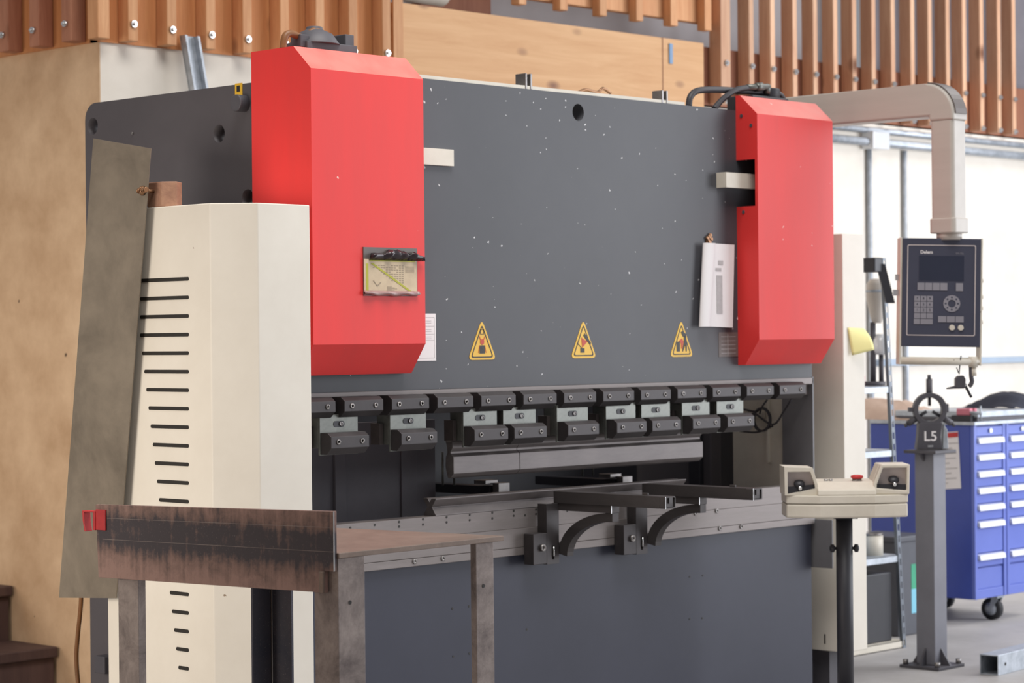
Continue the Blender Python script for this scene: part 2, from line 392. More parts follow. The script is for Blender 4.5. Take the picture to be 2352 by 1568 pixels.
def batten(x, w, y0, y1, z0, z1, mat, label, group, bolts=(), side=False, cap=False):
    t = thing('timber_batten', (x+w/2 if not side else y0, (y0+y1)/2, z0), label, 'batten', group)
    if side:   # on the side face: x = wall plane, runs along y
        MB().box(x-.075, x, y0, y0+w, z0, z1).build('timber', mat, t, .004)
        for zb in bolts:
            MB().cyl((x-.075, y0+w/2, zb), (x-.088, y0+w/2, zb), .014, n=8).cyl((x-.088, y0+w/2, zb), (x-.096, y0+w/2, zb), .007, n=8).build('bolt', 'bright', t)
    else:
        MB().box(x, x+w, y0, y1, z0, z1).build('timber', mat, t, .004)
        for zb in bolts:
            MB().cyl((x+w/2, y0, zb), (x+w/2, y0-.010, zb), .016, n=8).cyl((x+w/2, y0-.010, zb), (x+w/2, y0-.02, zb), .008, n=8).build('bolt', 'bright', t)
    return t
YF = WY-.085
zb1 = hY(YF, 392, 68).z
for i, px in enumerate([295, 384, 474, 558, 644, 726, 802, 879]):
    p = hY(YF, px, 80)
    lab = '%s pine batten from the concrete corner on the back wall' % ORD[i].capitalize() if i < 7 else 'pine batten against the left edge of the pine panel'
    batten(p.x, .052, YF, WY-.012, ZS-.005+.0, 4.15, 'slatwood', lab, 'pine battens left of the panel', [hY(YF, px+8, [55, 68, 80, 90, 101, 111, 118, 122][i]).z, zb1+.42])
# corner batten, facing the machine
batten(WX-.06, .06, YF+.01, WY+.0, ZS-.005, 4.15, 'slatwood', 'pine corner batten at the edge of the concrete corner', 'pine battens left of the panel', [])
for i, px in enumerate([146, 72, 2]):
    p = hX(WX-.075, px, 60)
    lab = ['Brown batten nearest the corner on the tan side wall', 'second brown batten from the corner on the tan side wall', 'third brown batten from the corner at the picture edge'][i]
    batten(WX-.012, .07, p.y-.07, 0, ZS-.005, 4.15, 'brownwood', lab, 'brown battens on the side wall', [hX(WX-.075, px+8, [56, 71, 82][i]).z], side=True)
zr1 = hY(YF, 1771, 158).z; zr2 = hY(YF, 2212, 290).z
NR = [1656, 1721, 1770, 1821, 1868, 1914.5, 1958, 2002.5, 2047, 2092, 2132, 2173, 2211, 2251, 2291, 2325]
for i, px in enumerate(NR):
    p = hY(YF, px, 120)
    lab = '%s slim batten right of the pine panel, counting rightward' % ORD[i].capitalize()
    batten(p.x, .042 if i else .085, YF, WY-.002, ZS-.005, 4.4, 'slimwood', lab, 'slim battens right of the panel', [zr1, zr2])
# the row of batten ends hanging above the slot window
z_pe = hY(YF, 1620, 69).z; z_rl = hY(WY-.02, 1420, 27).z
for i, (px, w) in enumerate([(1192, 29), (1287, 29), (1378, 27), (1462, 25), (1541, 26), (1619, 25)]):
    p = hY(YF, px, 40); q = hY(YF, px+w*.62, 40)
    batten(p.x, q.x-p.x, YF, WY-.03, z_pe, 4.4, 'slatwood', '%s short batten end above the slot window, from the left' % ORD[i], 'batten ends above the slot window', [])
xr0 = hY(WY-.03, 1190, 20).x; xr1 = hY(WY-.03, 1640, 40).x
tag(MB().box(xr0, xr1, WY-.03, WY+.02, z_rl, z_rl+.16).build('timber_rail', 'slatwood', None, .004), 'pine rail behind the short batten ends', 'rail')
p0 = hY(WY+.1, 880, 0); p1 = hY(WY+.1, 1035, 12)
tag(MB().cyl((p0.x-.2, WY+.16, p1.z+.07), (p1.x, WY+.16, p1.z+.07), .07).build('pipe', 'cream_plain', None), 'pale round pipe end over the left end of the pine panel', 'pipe')
tag(MB().box(p1.x+.02, hY(WY+.3, 1137, 20).x, WY+.33, WY+.39, p1.z-.25, p1.z+.5).build('roof_board', 'brownboard', None), 'dark board behind the slot window next to the pale pipe', 'board')
# strut channel leaning against the white wall
a = hY(WY-.02, 421, 85); b_ = hY(WY-.05, 441, 203); d = (a-b_); e = b_-d*1.0
st = MB()
for dx, wd in ((-.04, .008), (.032, .008)):
    st.quad(*[Vector(q) for q in ((a.x+dx, a.y-.05, a.z), (a.x+dx+wd, a.y-.05, a.z), (e.x+dx+wd, e.y-.05, e.z), (e.x+dx, e.y-.05, e.z))])
def bar(mb, p, q, u, v, hu, hv):
    p, q, u, v = Vector(p), Vector(q), Vector(u), Vector(v); i = len(mb.v)
    for c in (p, q):
        for s, t in ((-1, -1), (1, -1), (1, 1), (-1, 1)): mb.v.append(c+u*hu*s+v*hv*t)
    for f in ((0, 3, 2, 1), (4, 5, 6, 7), (0, 1, 5, 4), (1, 2, 6, 5), (2, 3, 7, 6), (3, 0, 4, 7)): mb.f.append(tuple(i+k for k in f))
    return mb
dd = d.normalized(); e = b_-dd*(b_.z/dd.z)
m = MB(); bar(m, a+Vector((0, -.03, 0)), e+Vector((0, -.03, 0)), (1, 0, 0), (0, 1, 0), .04, .006)
bar(m, a+Vector((-.034, -.045, 0)), e+Vector((-.034, -.045, 0)), (1, 0, 0), (0, 1, 0), .006, .018); bar(m, a+Vector((.034, -.045, 0)), e+Vector((.034, -.045, 0)), (1, 0, 0), (0, 1, 0), .006, .018)
tag(m.build('strut_channel', 'galv', None), 'grey steel channel leaning on the white wall behind the machine', 'channel')

# stair steps on the tan wall
p = hX(WX-.02, 130, 1485); q = hX(WX-.02, 26, 1345)
for nm, pp_, lab in (('stair_tread', p, 'dark wooden stair tread lowest on the tan wall'), ('stair_tread', q, 'dark wooden stair tread second up at the left picture edge')):
    t = thing(nm, (WX-.4, pp_.y+.2, 0), lab, 'stair', 'dark wooden stairs')
    MB().box(WX-1.0, WX-.012, pp_.y, pp_.y+.34, pp_.z-.045, pp_.z).build('tread', 'dkwood', t, .006)
    MB().box(WX-1.0, WX-.02, pp_.y+.02, pp_.y+.34, max(pp_.z-.30, 0.0), pp_.z-.045).build('riser', 'dkwood', t, .004)

# ================================================================== PRESS BRAKE
pb = thing('press_brake', (0, .3, 0), 'large charcoal press brake with two red cylinder covers', 'machine')
LX = 1.39
# ram with through hole
hc = hY(0, 1328, 258); hr = .031
n = 24
def rect_loop(x0, x1, z0, z1, n):      # square loop, n points by angle around the hole
    cx, cz = hc.x, hc.z; out = []
    for k in range(n):
        t = 2*PI*k/n; c, s = math.cos(t), math.sin(t); ts = []
        if c > 1e-9: ts.append((x1-cx)/c)
        if c < -1e-9: ts.append((x0-cx)/c)
        if s > 1e-9: ts.append((z1-cz)/s)
        if s < -1e-9: ts.append((z0-cz)/s)
        r = min(ts); out.append((cx+r*c, cz+r*s))
    return out
ram = MB()
sx0, sx1, sz0, sz1 = hc.x-.06, hc.x+.06, hc.z-.06, hc.z+.06
circ = [(hc.x+hr*math.cos(2*PI*k/n), hc.z+hr*1.0*math.sin(2*PI*k/n)) for k in range(n)]
def sqloop():
    out = []
    for k in range(n):
        t = 2*PI*k/n; c, s = math.cos(t), math.sin(t); r = .06/max(abs(c), abs(s)); out.append((hc.x+r*c, hc.z+r*s))
    return out
ram.ring(sqloop(), circ, 1, 0, .075)
ram.box(-LX, sx0, 0, .075, 1.333, 2.388).box(sx1, LX, 0, .075, 1.333, 2.388).box(sx0, sx1, 0, .075, 1.333, sz0).box(sx0, sx1, 0, .075, sz1, 2.388)
ram_o = ram.build('ram', 'charcoal', pb)
MB().box(-.9, .62, .022, .055, 2.388, 2.403).build('top_strip', 'cream_plain', pb)
MB().box(-1.36, 1.40, .02, .06, 1.262, 1.333).box(-1.36, 1.40, .0, .06, 1.305, 1.333).build('tool_holder_rail', 'bar', pb, .003)
# small clamps and wire on top of the ram
for px, py, w in ((1203, 184, .036), (1516, 222, .036)):
    c = hY(.045, px, py)
    MB().box(c.x-w/2, c.x-.008, .02, .07, 2.39, c.z+.022).box(c.x+.008, c.x+w/2, .02, .07, 2.39, c.z+.022).box(c.x-.008, c.x+.008, .03, .06, 2.39, c.z+.01).build('top_clip', 'bolt', pb, .002)
MB().tube([hY(.05, 1325, 214), hY(.05, 1345, 206), hY(.05, 1372, 212), hY(.05, 1385, 203), hY(.05, 1402, 214)], .006).build('wire', 'bronze', pb)

def side_frame(x0, x1, mat):
    poly = [(.20, 0), (1.135, 0)]+arc(1.075, 2.29, .06, 0, PI/2, 6)+[(.20, 2.35)]+[(.20, 1.42), (.46, 1.36), (.46, .86), (.20, .80)]
    return MB().prism(poly, 0, x0, x1).build('side_frame', mat, pb, .004)
sfl = side_frame(-1.37, -1.30, 'charcoal_side'); side_frame(1.30, 1.37, 'charcoal_side')
# through holes, cut as dark recesses with a lit rim: boolean from cylinders
def cut(o, p0, p1, r):
    c = MB().cyl(p0, p1, r, n=28).build('hole', 'dark', None); m = o.modifiers.new('hole', 'BOOLEAN'); m.object = c; m.operation = 'DIFFERENCE'; m.solver = 'EXACT'
    return c
cutters = []
for px, py, r in ((213, 290, .030), (503, 307, .030), (569, 455, .030)):
    c = hX(-1.37, px, py); cutters.append((c, r))
sfl.modifiers.clear()
bmh = []
for c, r in cutters: bmh.append(cut(sfl, (-1.5, c.y, c.z), (-1.2, c.y, c.z), r))
dg = bpy.context.evaluated_depsgraph_get()
# (the frame's local space already equals the machine's)
bpy.context.view_layer.update()
me = bpy.data.meshes.new_from_object(sfl.evaluated_get(bpy.context.evaluated_depsgraph_get()))
sfl.modifiers.clear(); sfl.data = me
for o in bmh: bpy.data.objects.remove(o)
# knob and little sign on the frame
c = hX(-1.37, 562, 238); MB().cyl((-1.365, c.y, c.z), (-1.41, c.y, c.z), .028, n=28).build('end_knob', 'dkgrey', pb, .003)
c = hX(-1.37, 549, 212); sg = MB().box(-1.3725, -1.37, c.y-.018, c.y+.018, c.z-.032, c.z+.03).build('tag_plate', 'yellow', pb)
MB().box(-1.3735, -1.3725, c.y-.008, c.y+.008, c.z+.002, c.z+.022).build('symbol', 'ink', sg)
for c, r in ((hX(-1.37, 305, 306), .005),): MB().cyl((-1.37, c.y, c.z), (-1.374, c.y, c.z), r, n=10).build('screw', 'bolt', pb)
c = hX(-1.40, 239, 1525)
MB().box(-1.42, -1.368, c.y-.03, c.y+.03, c.z-.03, c.z+.03).build('limit_switch', 'dkgrey', pb, .003)

# red cylinder covers
def cover(x0, x1, yb, notch, name_label):
    y0, y1, zt, zb = -.105, yb, 2.445, 1.39
    prof = [(y1, zb), (-.035, zb), (y0, 1.489), (y0, 2.368), (-.022, zt), (y1, zt)]
    m = MB(); t = .004
    # folded sheet: front skin + two cheeks
    skin = [(-.035, zb), (y0, 1.489), (y0, 2.368), (-.022, zt), (y1, zt)]
    inn = [(-.035+t, zb), (y0+t, 1.489), (y0+t, 2.368-.002), (-.022, zt-t), (y1, zt-t)]
    for i in range(len(skin)-1):
        q = [skin[i], skin[i+1], inn[i+1], inn[i]]; m.prism(q, 0, x0+t, x1-t)
    if notch:
        z0, z1 = notch; yn = -.092
        m.prism([(.0, zb), (-.035, zb), (y0, 1.489), (y0, z0), (0, z0)], 0, x0, x0+t)
        m.prism([(y0, z0+1e-4), (y0, z1-1e-4), (yn, z1-1e-4), (yn, z0+1e-4)], 0, x0, x0+t)
        m.prism([(0, z1), (y0, z1), (y0, 2.368), (-.022, zt), (0, zt)], 0, x0, x0+t)
    else:
        m.prism(prof, 0, x0, x0+t)
    m.prism(prof if not notch else [(0, zb)]+prof[1:5]+[(0, zt)], 0, x1-t, x1)
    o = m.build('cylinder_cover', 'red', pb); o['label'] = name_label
    return o
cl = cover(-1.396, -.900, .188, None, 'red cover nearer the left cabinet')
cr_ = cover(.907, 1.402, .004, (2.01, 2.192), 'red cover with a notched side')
for px, py in ((1703, 266), (1725, 288), (1708, 487)):
    c = hX(.907, px, py); MB().cyl((.907, c.y, c.z), (.9045, c.y, c.z), .007, n=12).build('screw', 'dkgrey', cr_)
# cylinders inside / behind covers
MB().cyl((1.15, .02, 2.0), (1.15, .02, 2.42), .05).box(1.02, 1.3, .0, .11, 2.36, 2.44).build('cylinder', 'black', pb)
# hydraulic fittings above the covers
def pt(y, *l): return [hY(y, *q) for q in l]
c = hY(.08, 735, 96)
vb = MB().box(c.x-.10, c.x+.12, .03, .14, 2.40, c.z-.008).lathe([(.085, 0), (.06, .035), (.028, .05), (.026, .06)], (c.x-.02, .085, c.z-.012)).box(c.x+.085, c.x+.125, .05, .12, c.z-.02, c.z+.03).box(c.x-.12, c.x-.08, .04, .09, c.z-.03, c.z+.012).build('valve_block', 'dkgrey', pb, .003)
MB().tube(pt(.06, (650, 112), (655, 84), (668, 77), (690, 86), (706, 91)), .012).build('pipe', 'brownhose', pb)
MB().tube(pt(.07, (704, 88), (715, 74), (726, 70)), .012).cyl(hY(.07, 727, 84), hY(.07, 727, 66), .014).build('fitting', 'brownhose', pb)
c = hY(.05, 1752, 230)
MB().box(c.x-.12, c.x+.12, .01, .14, 2.40, c.z+.012).cyl((c.x+.05, .07, c.z), (c.x+.05, .07, c.z+.05), .055).build('valve_block', 'black', pb, .006)
MB().tube(pt(.05, (1582, 244), (1586, 222), (1604, 208), (1650, 206), (1700, 209), (1750, 211), (1790, 217), (1803, 242)), .013).build('hose', 'cable', pb)
MB().tube(pt(.03, (1640, 250), (1662, 226), (1690, 207), (1722, 201)), .012).build('hose', 'cable', pb)
a = hY(.03, 1716, 201); b_ = hY(.03, 1764, 199); c = hY(.03, 1762, 216)
MB().cyl(a, b_, .013, n=8).cyl(b_+Vector((0, 0, .006)), c, .012, n=8).cyl(a+(b_-a)*.4, a+(b_-a)*.7, .018, n=6).build('fitting', 'zinc', pb)
# scale brackets (pale tabs)
p0, p1 = hY(-.012, 960, 338), hY(-.012, 1043, 382)
MB().box(-.93, p1.x, -.012, 0, hY(-.012, 1043, 382).z, hY(-.012, 1043, 344).z).build('scale_bracket', 'cream_plain', pb, .001)
p0, p1 = hY(-.05, 1668, 395), hY(-.05, 1668, 430)
MB().box(p0.x, 1.02, -.05, -.042, p1.z, p0.z).box(p0.x, p0.x+.006, -.042, 0, p1.z, p0.z).build('scale_bracket', 'cream_plain', pb, .001)
# labels on the ram
lb = MB().box(-.86, -.7505, -.0015, 0, 1.430, 1.590).build('data_label', 'white', pb)
m = MB()
for z in (1.578, 1.548, 1.521, 1.500): m.box(-.85, -.757, -.002, -.0015, z-.001, z)
m.box(-.758, -.757, -.002, -.0015, 1.44, 1.578).box(-.85, -.757, -.002, -.0015, 1.4395, 1.4405)
for z in (1.566, 1.559, 1.537, 1.530, 1.512, 1.506): m.box(-.84, -.772, -.002, -.0015, z-.0012, z)
m.build('lines', 'print', lb)
pl = MB().box(.785, .905, -.0015, 0, 1.4235, 1.519).build('name_plate', 'greyplate', pb)
m = MB()
for i in range(5): m.box(.80, .89, -.002, -.0015, 1.437+i*.016, 1.4385+i*.016)
m.box(.84, .842, -.002, -.0015, 1.43, 1.512).build('lines', 'print', pl)

# warning triangles
def tri(cx, zb, h, w, r=.012):
    pts = []; ang = [(-1, 0), (1, 0), (0, 1)]
    P = [Vector((-w/2, 0)), Vector((w/2, 0)), Vector((0, h))]
    c = (P[0]+P[1]+P[2])/3
    for i in range(3):
        p = P[i]; a = (P[i-1]-p).normalized(); b = (P[(i+1) % 3]-p).normalized()
        for t in (0, .25, .5, .75, 1):
            q0 = p+a*r; q1 = p+b*r; q = (1-t)**2*q0+2*t*(1-t)*p+t*t*q1; pts.append((cx+q.x, zb+q.y))
    return pts
tri_px = ((1107, 826, 741), (1340, 822, 741), (1565, 819, 741))
for i, (px, pyb, pyt) in enumerate(tri_px):
    a = hY(0, px, pyb); b_ = hY(0, px, pyt); h = b_.z-a.z; cx = a.x; z0 = a.z; w = .128
    s = MB().prism(tri(cx, z0, h+.012, w+.012, .022), 1, -.0015, 0).build('warning_sign', 'yellow', pb)
    s['label'] = ['warning sign with hand between tools', 'warning sign with hand and tool pinching', 'warning sign with person bending'][i]
    MB().ring(tri(cx, z0+.0075, h-.012, w-.014, .014), tri(cx, z0+.0115, h-.025, w-.027, .010), 1, -.0022, -.0015).build('border', 'ink', s)
    g = MB(); k = MB()
    def B(u0, u1, v0, v1, mm): mm.box(cx+u0, cx+u1, -.0024, -.0015, z0+v0, z0+v1)
    if i == 0:
        B(-.013, .013, .022, .046, g); g.prism([(cx-.013, z0+.05), (cx, z0+.036), (cx+.013, z0+.05)], 1, -.0026, -.0015)
        k.prism(arc(cx, z0+.062, .010, 0, 2*PI, 12)[:-1], 1, -.0026, -.0015)
        for sg_ in (-1, 1): k.prism([(cx+sg_*.004, z0+.066), (cx+sg_*.013, z0+.083), (cx+sg_*.015, z0+.081), (cx+sg_*.007, z0+.065)], 1, -.0024, -.0015); k.prism([(cx+sg_*.014, z0+.05), (cx+sg_*.02, z0+.024), (cx+sg_*.018, z0+.024), (cx+sg_*.012, z0+.05)], 1, -.0024, -.0015)
        g.ring([(cx-.009, z0+.088), (cx+.009, z0+.088), (cx+.009, z0+.106), (cx-.009, z0+.106)], [(cx-.007, z0+.09), (cx+.007, z0+.09), (cx+.007, z0+.104), (cx-.007, z0+.104)], 1, -.0022, -.0015)
    elif i == 1:
        B(-.018, .004, .02, .036, g); g.prism([(cx-.002, z0+.082), (cx+.006, z0+.09), (cx+.04, z0+.055), (cx+.036, z0+.046), (cx+.008, z0+.072)], 1, -.0026, -.0015)
        k.prism([(cx-.008, z0+.038), (cx-.012, z0+.075), (cx-.004, z0+.07), (cx+.02, z0+.06), (cx+.0, z0+.044)], 1, -.0024, -.0015)
        g.prism([(cx-.034, z0+.056), (cx-.008, z0+.036), (cx-.009, z0+.034), (cx-.036, z0+.054)], 1, -.0026, -.0015)
    else:
        B(-.03, -.010, .02, .058, g); g.prism([(cx-.004, z0+.094), (cx+.006, z0+.098), (cx+.028, z0+.086), (cx+.026, z0+.074), (cx+.006, z0+.078)], 1, -.0026, -.0015)
        g.prism([(cx+.014, z0+.078), (cx+.026, z0+.076), (cx+.032, z0+.05), (cx+.03, z0+.02), (cx+.024, z0+.02), (cx+.022, z0+.046), (cx+.008, z0+.02), (cx+.003, z0+.02), (cx+.014, z0+.054)], 1, -.0026, -.0015)
        k.prism([(cx-.016, z0+.06), (cx+.002, z0+.07), (cx+.012, z0+.058), (cx+.004, z0+.03), (cx-.002, z0+.03), (cx-.004, z0+.052)], 1, -.0024, -.0015)
    g.build('pictogram', 'ink', s); k.build('figure', 'redink', s)

# tool clamps along the ram
def hexblock(w, y0, y1, z0, z1, c1, c2):
    """chamfered clamp: back y1, front y0, chamfers c1 on top and c2 below"""
    prof = [(y1, z0), (y0+.022, z0), (y0, z0+c2), (y0, z1-c1), (y0+.018, z1), (y1, z1)]
    return MB().prism(prof, 0, -w/2, w/2)
def bolt_mb(x, y, z, r=.0085):
    return MB().lathe([(r, 0), (r, .004), (r*.55, .004), (r*.55, .001)], (x, y, z), 18, (0, -1, 0))
CP = .2105; C0 = -1.443
cp0 = None
for i in range(13):
    x = C0+CP*i+.084; loc = Vector((x, 0, 0)); L = Matrix.Translation(loc-Vector((0, .3, 0)))
    if cp0 is None:
        c = hexblock(.172, -.070, 0, 1.2525, 1.3185, .0125, .019).build('clamp_block', 'clamp', pb, .0015, local=True)
        for bx in (-.052, .052): bolt_mb(bx, -.069, 1.2885).build('bolt', 'bolt', c, 0, local=True)
        cp0 = c; o = c
    else:
        o = copytree(cp0, pb)
    o.location = (x, -.3, 0)
    if i > 10: o.location = (x, -.3, 0)
# intermediate holders
ad = None
for i, (x0, x1) in enumerate([(-1.318, -1.151), (-1.006, -.842), (-.665, -.496), (-.468, -.30), (-.191, -.024), (.074, .239), (.273, .437), (.508, .674), (.72, .881)]):
    x = (x0+x1)/2
    if ad is None:
        pz0, pz1 = 1.132, 1.262
        o = MB().box(-.083, .083, -.042, -.034, pz0, pz1).box(-.083, -.079, -.034, .02, pz0+.022, pz1+.03).build('tool_adapter', 'zinc', pb, .0012, local=True)
        MB().prism(rrect(-.024, .024, 1.221, 1.241, .0099), 1, -.0432, -.042).build('slot', 'black', o, 0, local=True)
        MB().lathe([(.008, 0), (.008, .003), (.004, .003), (.004, .001)], (.008, -.043, 1.231), 14, (0, -1, 0)).build('slot_screw', 'bolt', o, local=True)
        MB().box(-.075, .075, -.034, .03, 1.154, 1.25).box(-.10, -.084, -.01, .035, 1.154, 1.225).build('holder_body', 'toolend', o, .001, local=True)
        k = hexblock(.166, -.092, -.042, 1.1345, 1.2045, .012, .021).build('lower_clamp', 'clamp', o, .0015, local=True)
        k.data.transform(Matrix.Translation((.004, 0, 0)))
        for bx in (-.047, .057): bolt_mb(bx, -.091, 1.175).build('bolt', 'bolt', o, 0, local=True)
        ad = o
    else:
        o = copytree(ad, pb)
    o.location = (x, -.3, 0)

# bed
MB().box(-1.41, 1.39, 0, .06, .832, .900).build('bed_top_bar', 'bar', pb, .0015)
b2 = MB().box(-1.41, 1.39, -.004, .06, .7655, .832).build('bed_middle_bar', 'bar', pb, .0015)
b3 = MB().box(-1.41, 1.39, -.004, .06, .738, .7645).build('bed_lower_bar', 'bar', pb, .0015)
def zat(py, px, y): return hY(y, px, py)
m = MB()
for px, py in ((805, 1212), (861, 1205), (917, 1198), (917, 1209), (972, 1192), (972, 1204), (1026, 1187), (1026, 1199), (1079, 1182), (1079, 1194), (1131, 1177), (1131, 1190), (1180, 1173), (1180, 1184), (1206, 1183), (1231, 1170), (1231, 1180), (1303, 1173), (1384, 1199)):
    c = hY(-.0005, px, py); MB().cyl((c.x, .002, c.z), (c.x, -.0012, c.z), .0042, n=10).build('dowel_hole', 'ink', pb)
for px, py in ((952, 1289), (1017, 1282), (1597, 1178), (1646, 1173), (1653, 1213), (1702, 1209), (1299, 1254), (1501, 1233)):
    c = hY(-.004, px, py); bolt_mb(c.x, -.004, c.z, .0085).build('cap_screw', 'bolt', pb)
bd = MB().box(-1.39, 1.39, .012, .075, 0, .738).build('bed_body', 'bluegrey', pb, .002)
m = MB()
for px, py in ((1039, 1397), (1077, 1392), (1041, 1507), (1078, 1500), (1584, 1324), (1614, 1321), (1210, 1445), (1584, 1421), (1613, 1419)):
    c = hY(.012, px, py); MB().cyl((c.x, .013, c.z), (c.x, .0108, c.z), .004, n=10).build('plug_hole', 'ink', pb)
# right cheek plates of the throat, side plate near the bed
MB().box(1.392, 1.40, 0, .155, .74, 1.335).build('side_guard', 'guard', pb)
MB().box(1.40, 1.408, .155, .42, .70, 1.42).box(1.385, 1.40, .225, .235, .98, 1.25).box(1.38, 1.40, .24, .40, 1.165, 1.19).build('side_panel', 'cream_plain', pb)
c = hX(1.42, 1914, 1250)
MB().box(1.412, 1.42, c.y, .1, hX(1.42, 1900, 1304).z, hX(1.42, 1900, 1193).z).build('bracket_plate', 'guard', pb, .002)
# cable coil in the throat
cc = hX(1.36, 1752, 963)
coil = [hX(1.36, 1700, 938), hX(1.36, 1735, 945)]
for k in range(30):
    t = 2*PI*k/10+1.2; coil.append(cc+Vector((-.004*(k/10), .042*math.cos(t), .047*math.sin(t))))
coil += [hX(1.35, 1775, 975), hX(1.34, 1800, 945), hX(1.32, 1818, 916)]
MB().tube(coil, .0045, 8, 4).build('cable_coil', 'cable', pb)
MB().tube([hX(1.35, 1762, 918), hX(1.355, 1750, 935), hX(1.36, 1745, 950)], .004, 8).tube([hX(1.355, 1775, 978), hX(1.36, 1740, 992), hX(1.36, 1700, 990)], .004, 8).build('cable', 'cable', pb)
# rear of the throat: web plate, back-gauge beam and columns
ym = .36
xw = hY(ym, 1000, 1050).x
wz = hY(ym, 850, 969).z
web = MB().box(-1.3, xw, ym, ym+.02, .5, wz).box(hY(ym, 765, 1100).x, hY(ym, 790, 1100).x, ym-.012, ym, .5, wz-.005).box(hY(ym, 920, 1100).x, hY(ym, 955, 1100).x, ym-.006, ym, .5, wz-.005)
web.build('rear_web', 'dark', pb, .002)
MB().box(-1.28, 1.28, .85, .90, .5, 1.42).build('back_cover', 'black', pb)  # black sheet added where the open back is only dark
MB().box(-1.30, 1.30, .06, .35, .80, .83).box(-1.3, -.8, .06, .10, .83, .897).build('bed_shelf', 'dark', pb)
xa = hY(.5, 1606, 1000).x; xb_ = hY(.5, 1690, 1000).x
MB().box(xa, xb_, .5, .56, .5, 1.42).box(hY(.49, 1643, 1000).x, hY(.49, 1648, 1000).x, .49, .5, .5, 1.42).build('gauge_column', 'black', pb, .003)
MB().box(-1.25, 1.25, .62, .70, .84, .89).build('gauge_beam', 'black', pb, .004)
for (px0, px1, py0, py1) in ((1145, 1171, 1109, 1128), (1430, 1453, 1094, 1108)):
    a = hY(.17, px0, py0); b_ = hY(.17, px1, py1)
    gf = MB().box(a.x, b_.x, .17, .20, b_.z-.012, a.z).build('gauge_finger', 'bolt', pb, .002)
    MB().box(a.x-.035, b_.x-.03, .201, .26, a.z-.004, a.z+.010).build('finger_stop', 'bolt', gf, .001)
    MB().box(a.x-.01, b_.x-.01, .205, .62, a.z-.045, a.z-.012).build('finger_arm', 'black', gf, .002)
for px, py in ((1017, 1106), (1043, 1107), (1338, 1085), (1362, 1083)):
    a = hY(.14, px, py-9); b_ = hY(.14, px, py+8)
    MB().cyl((a.x, .14, b_.z), (a.x, .14, a.z+.09), .004, n=10).build('gauge_pin', 'zinc', pb)

# ================================================================== TOOLS: punch, die
pprof = [(.045, 1.152), (.010, 1.152), (.010, 1.128), (.020, 1.116), (.020, 1.108), (.006, 1.098), (.006, 1.040), (.018, 1.028), (.029, 1.0225), (.036, 1.027), (.046, 1.062), (.044, 1.096), (.036, 1.112), (.038, 1.13)]
x0, xs, x1 = -.6645, -.334, .6900
for a, b_, lab in ((x0, xs-.0008, 'short steel bending punch clamped at the left end'), (xs+.0008, x1, 'long steel bending punch clamped right of the short one')):
    tag(MB().prism(pprof, 0, a, b_).build('bending_punch', 'tool', None, .0012), lab, 'punch', 'bending punches in the ram')
w = .030
dprof = [(.0, .9005), (.060, .9005), (.060, .904), (.042, .930), (.060, .956), (.060, .960), (.0395, .960), (.030, .947), (.0205, .960), (.0, .960), (.0, .956), (.019, .930), (.0, .904)]
tag(MB().prism(dprof, 0, -.758, .580).build('bending_die', 'tool', None, .0008), 'long steel vee die lying on the bed of the machine', 'die')

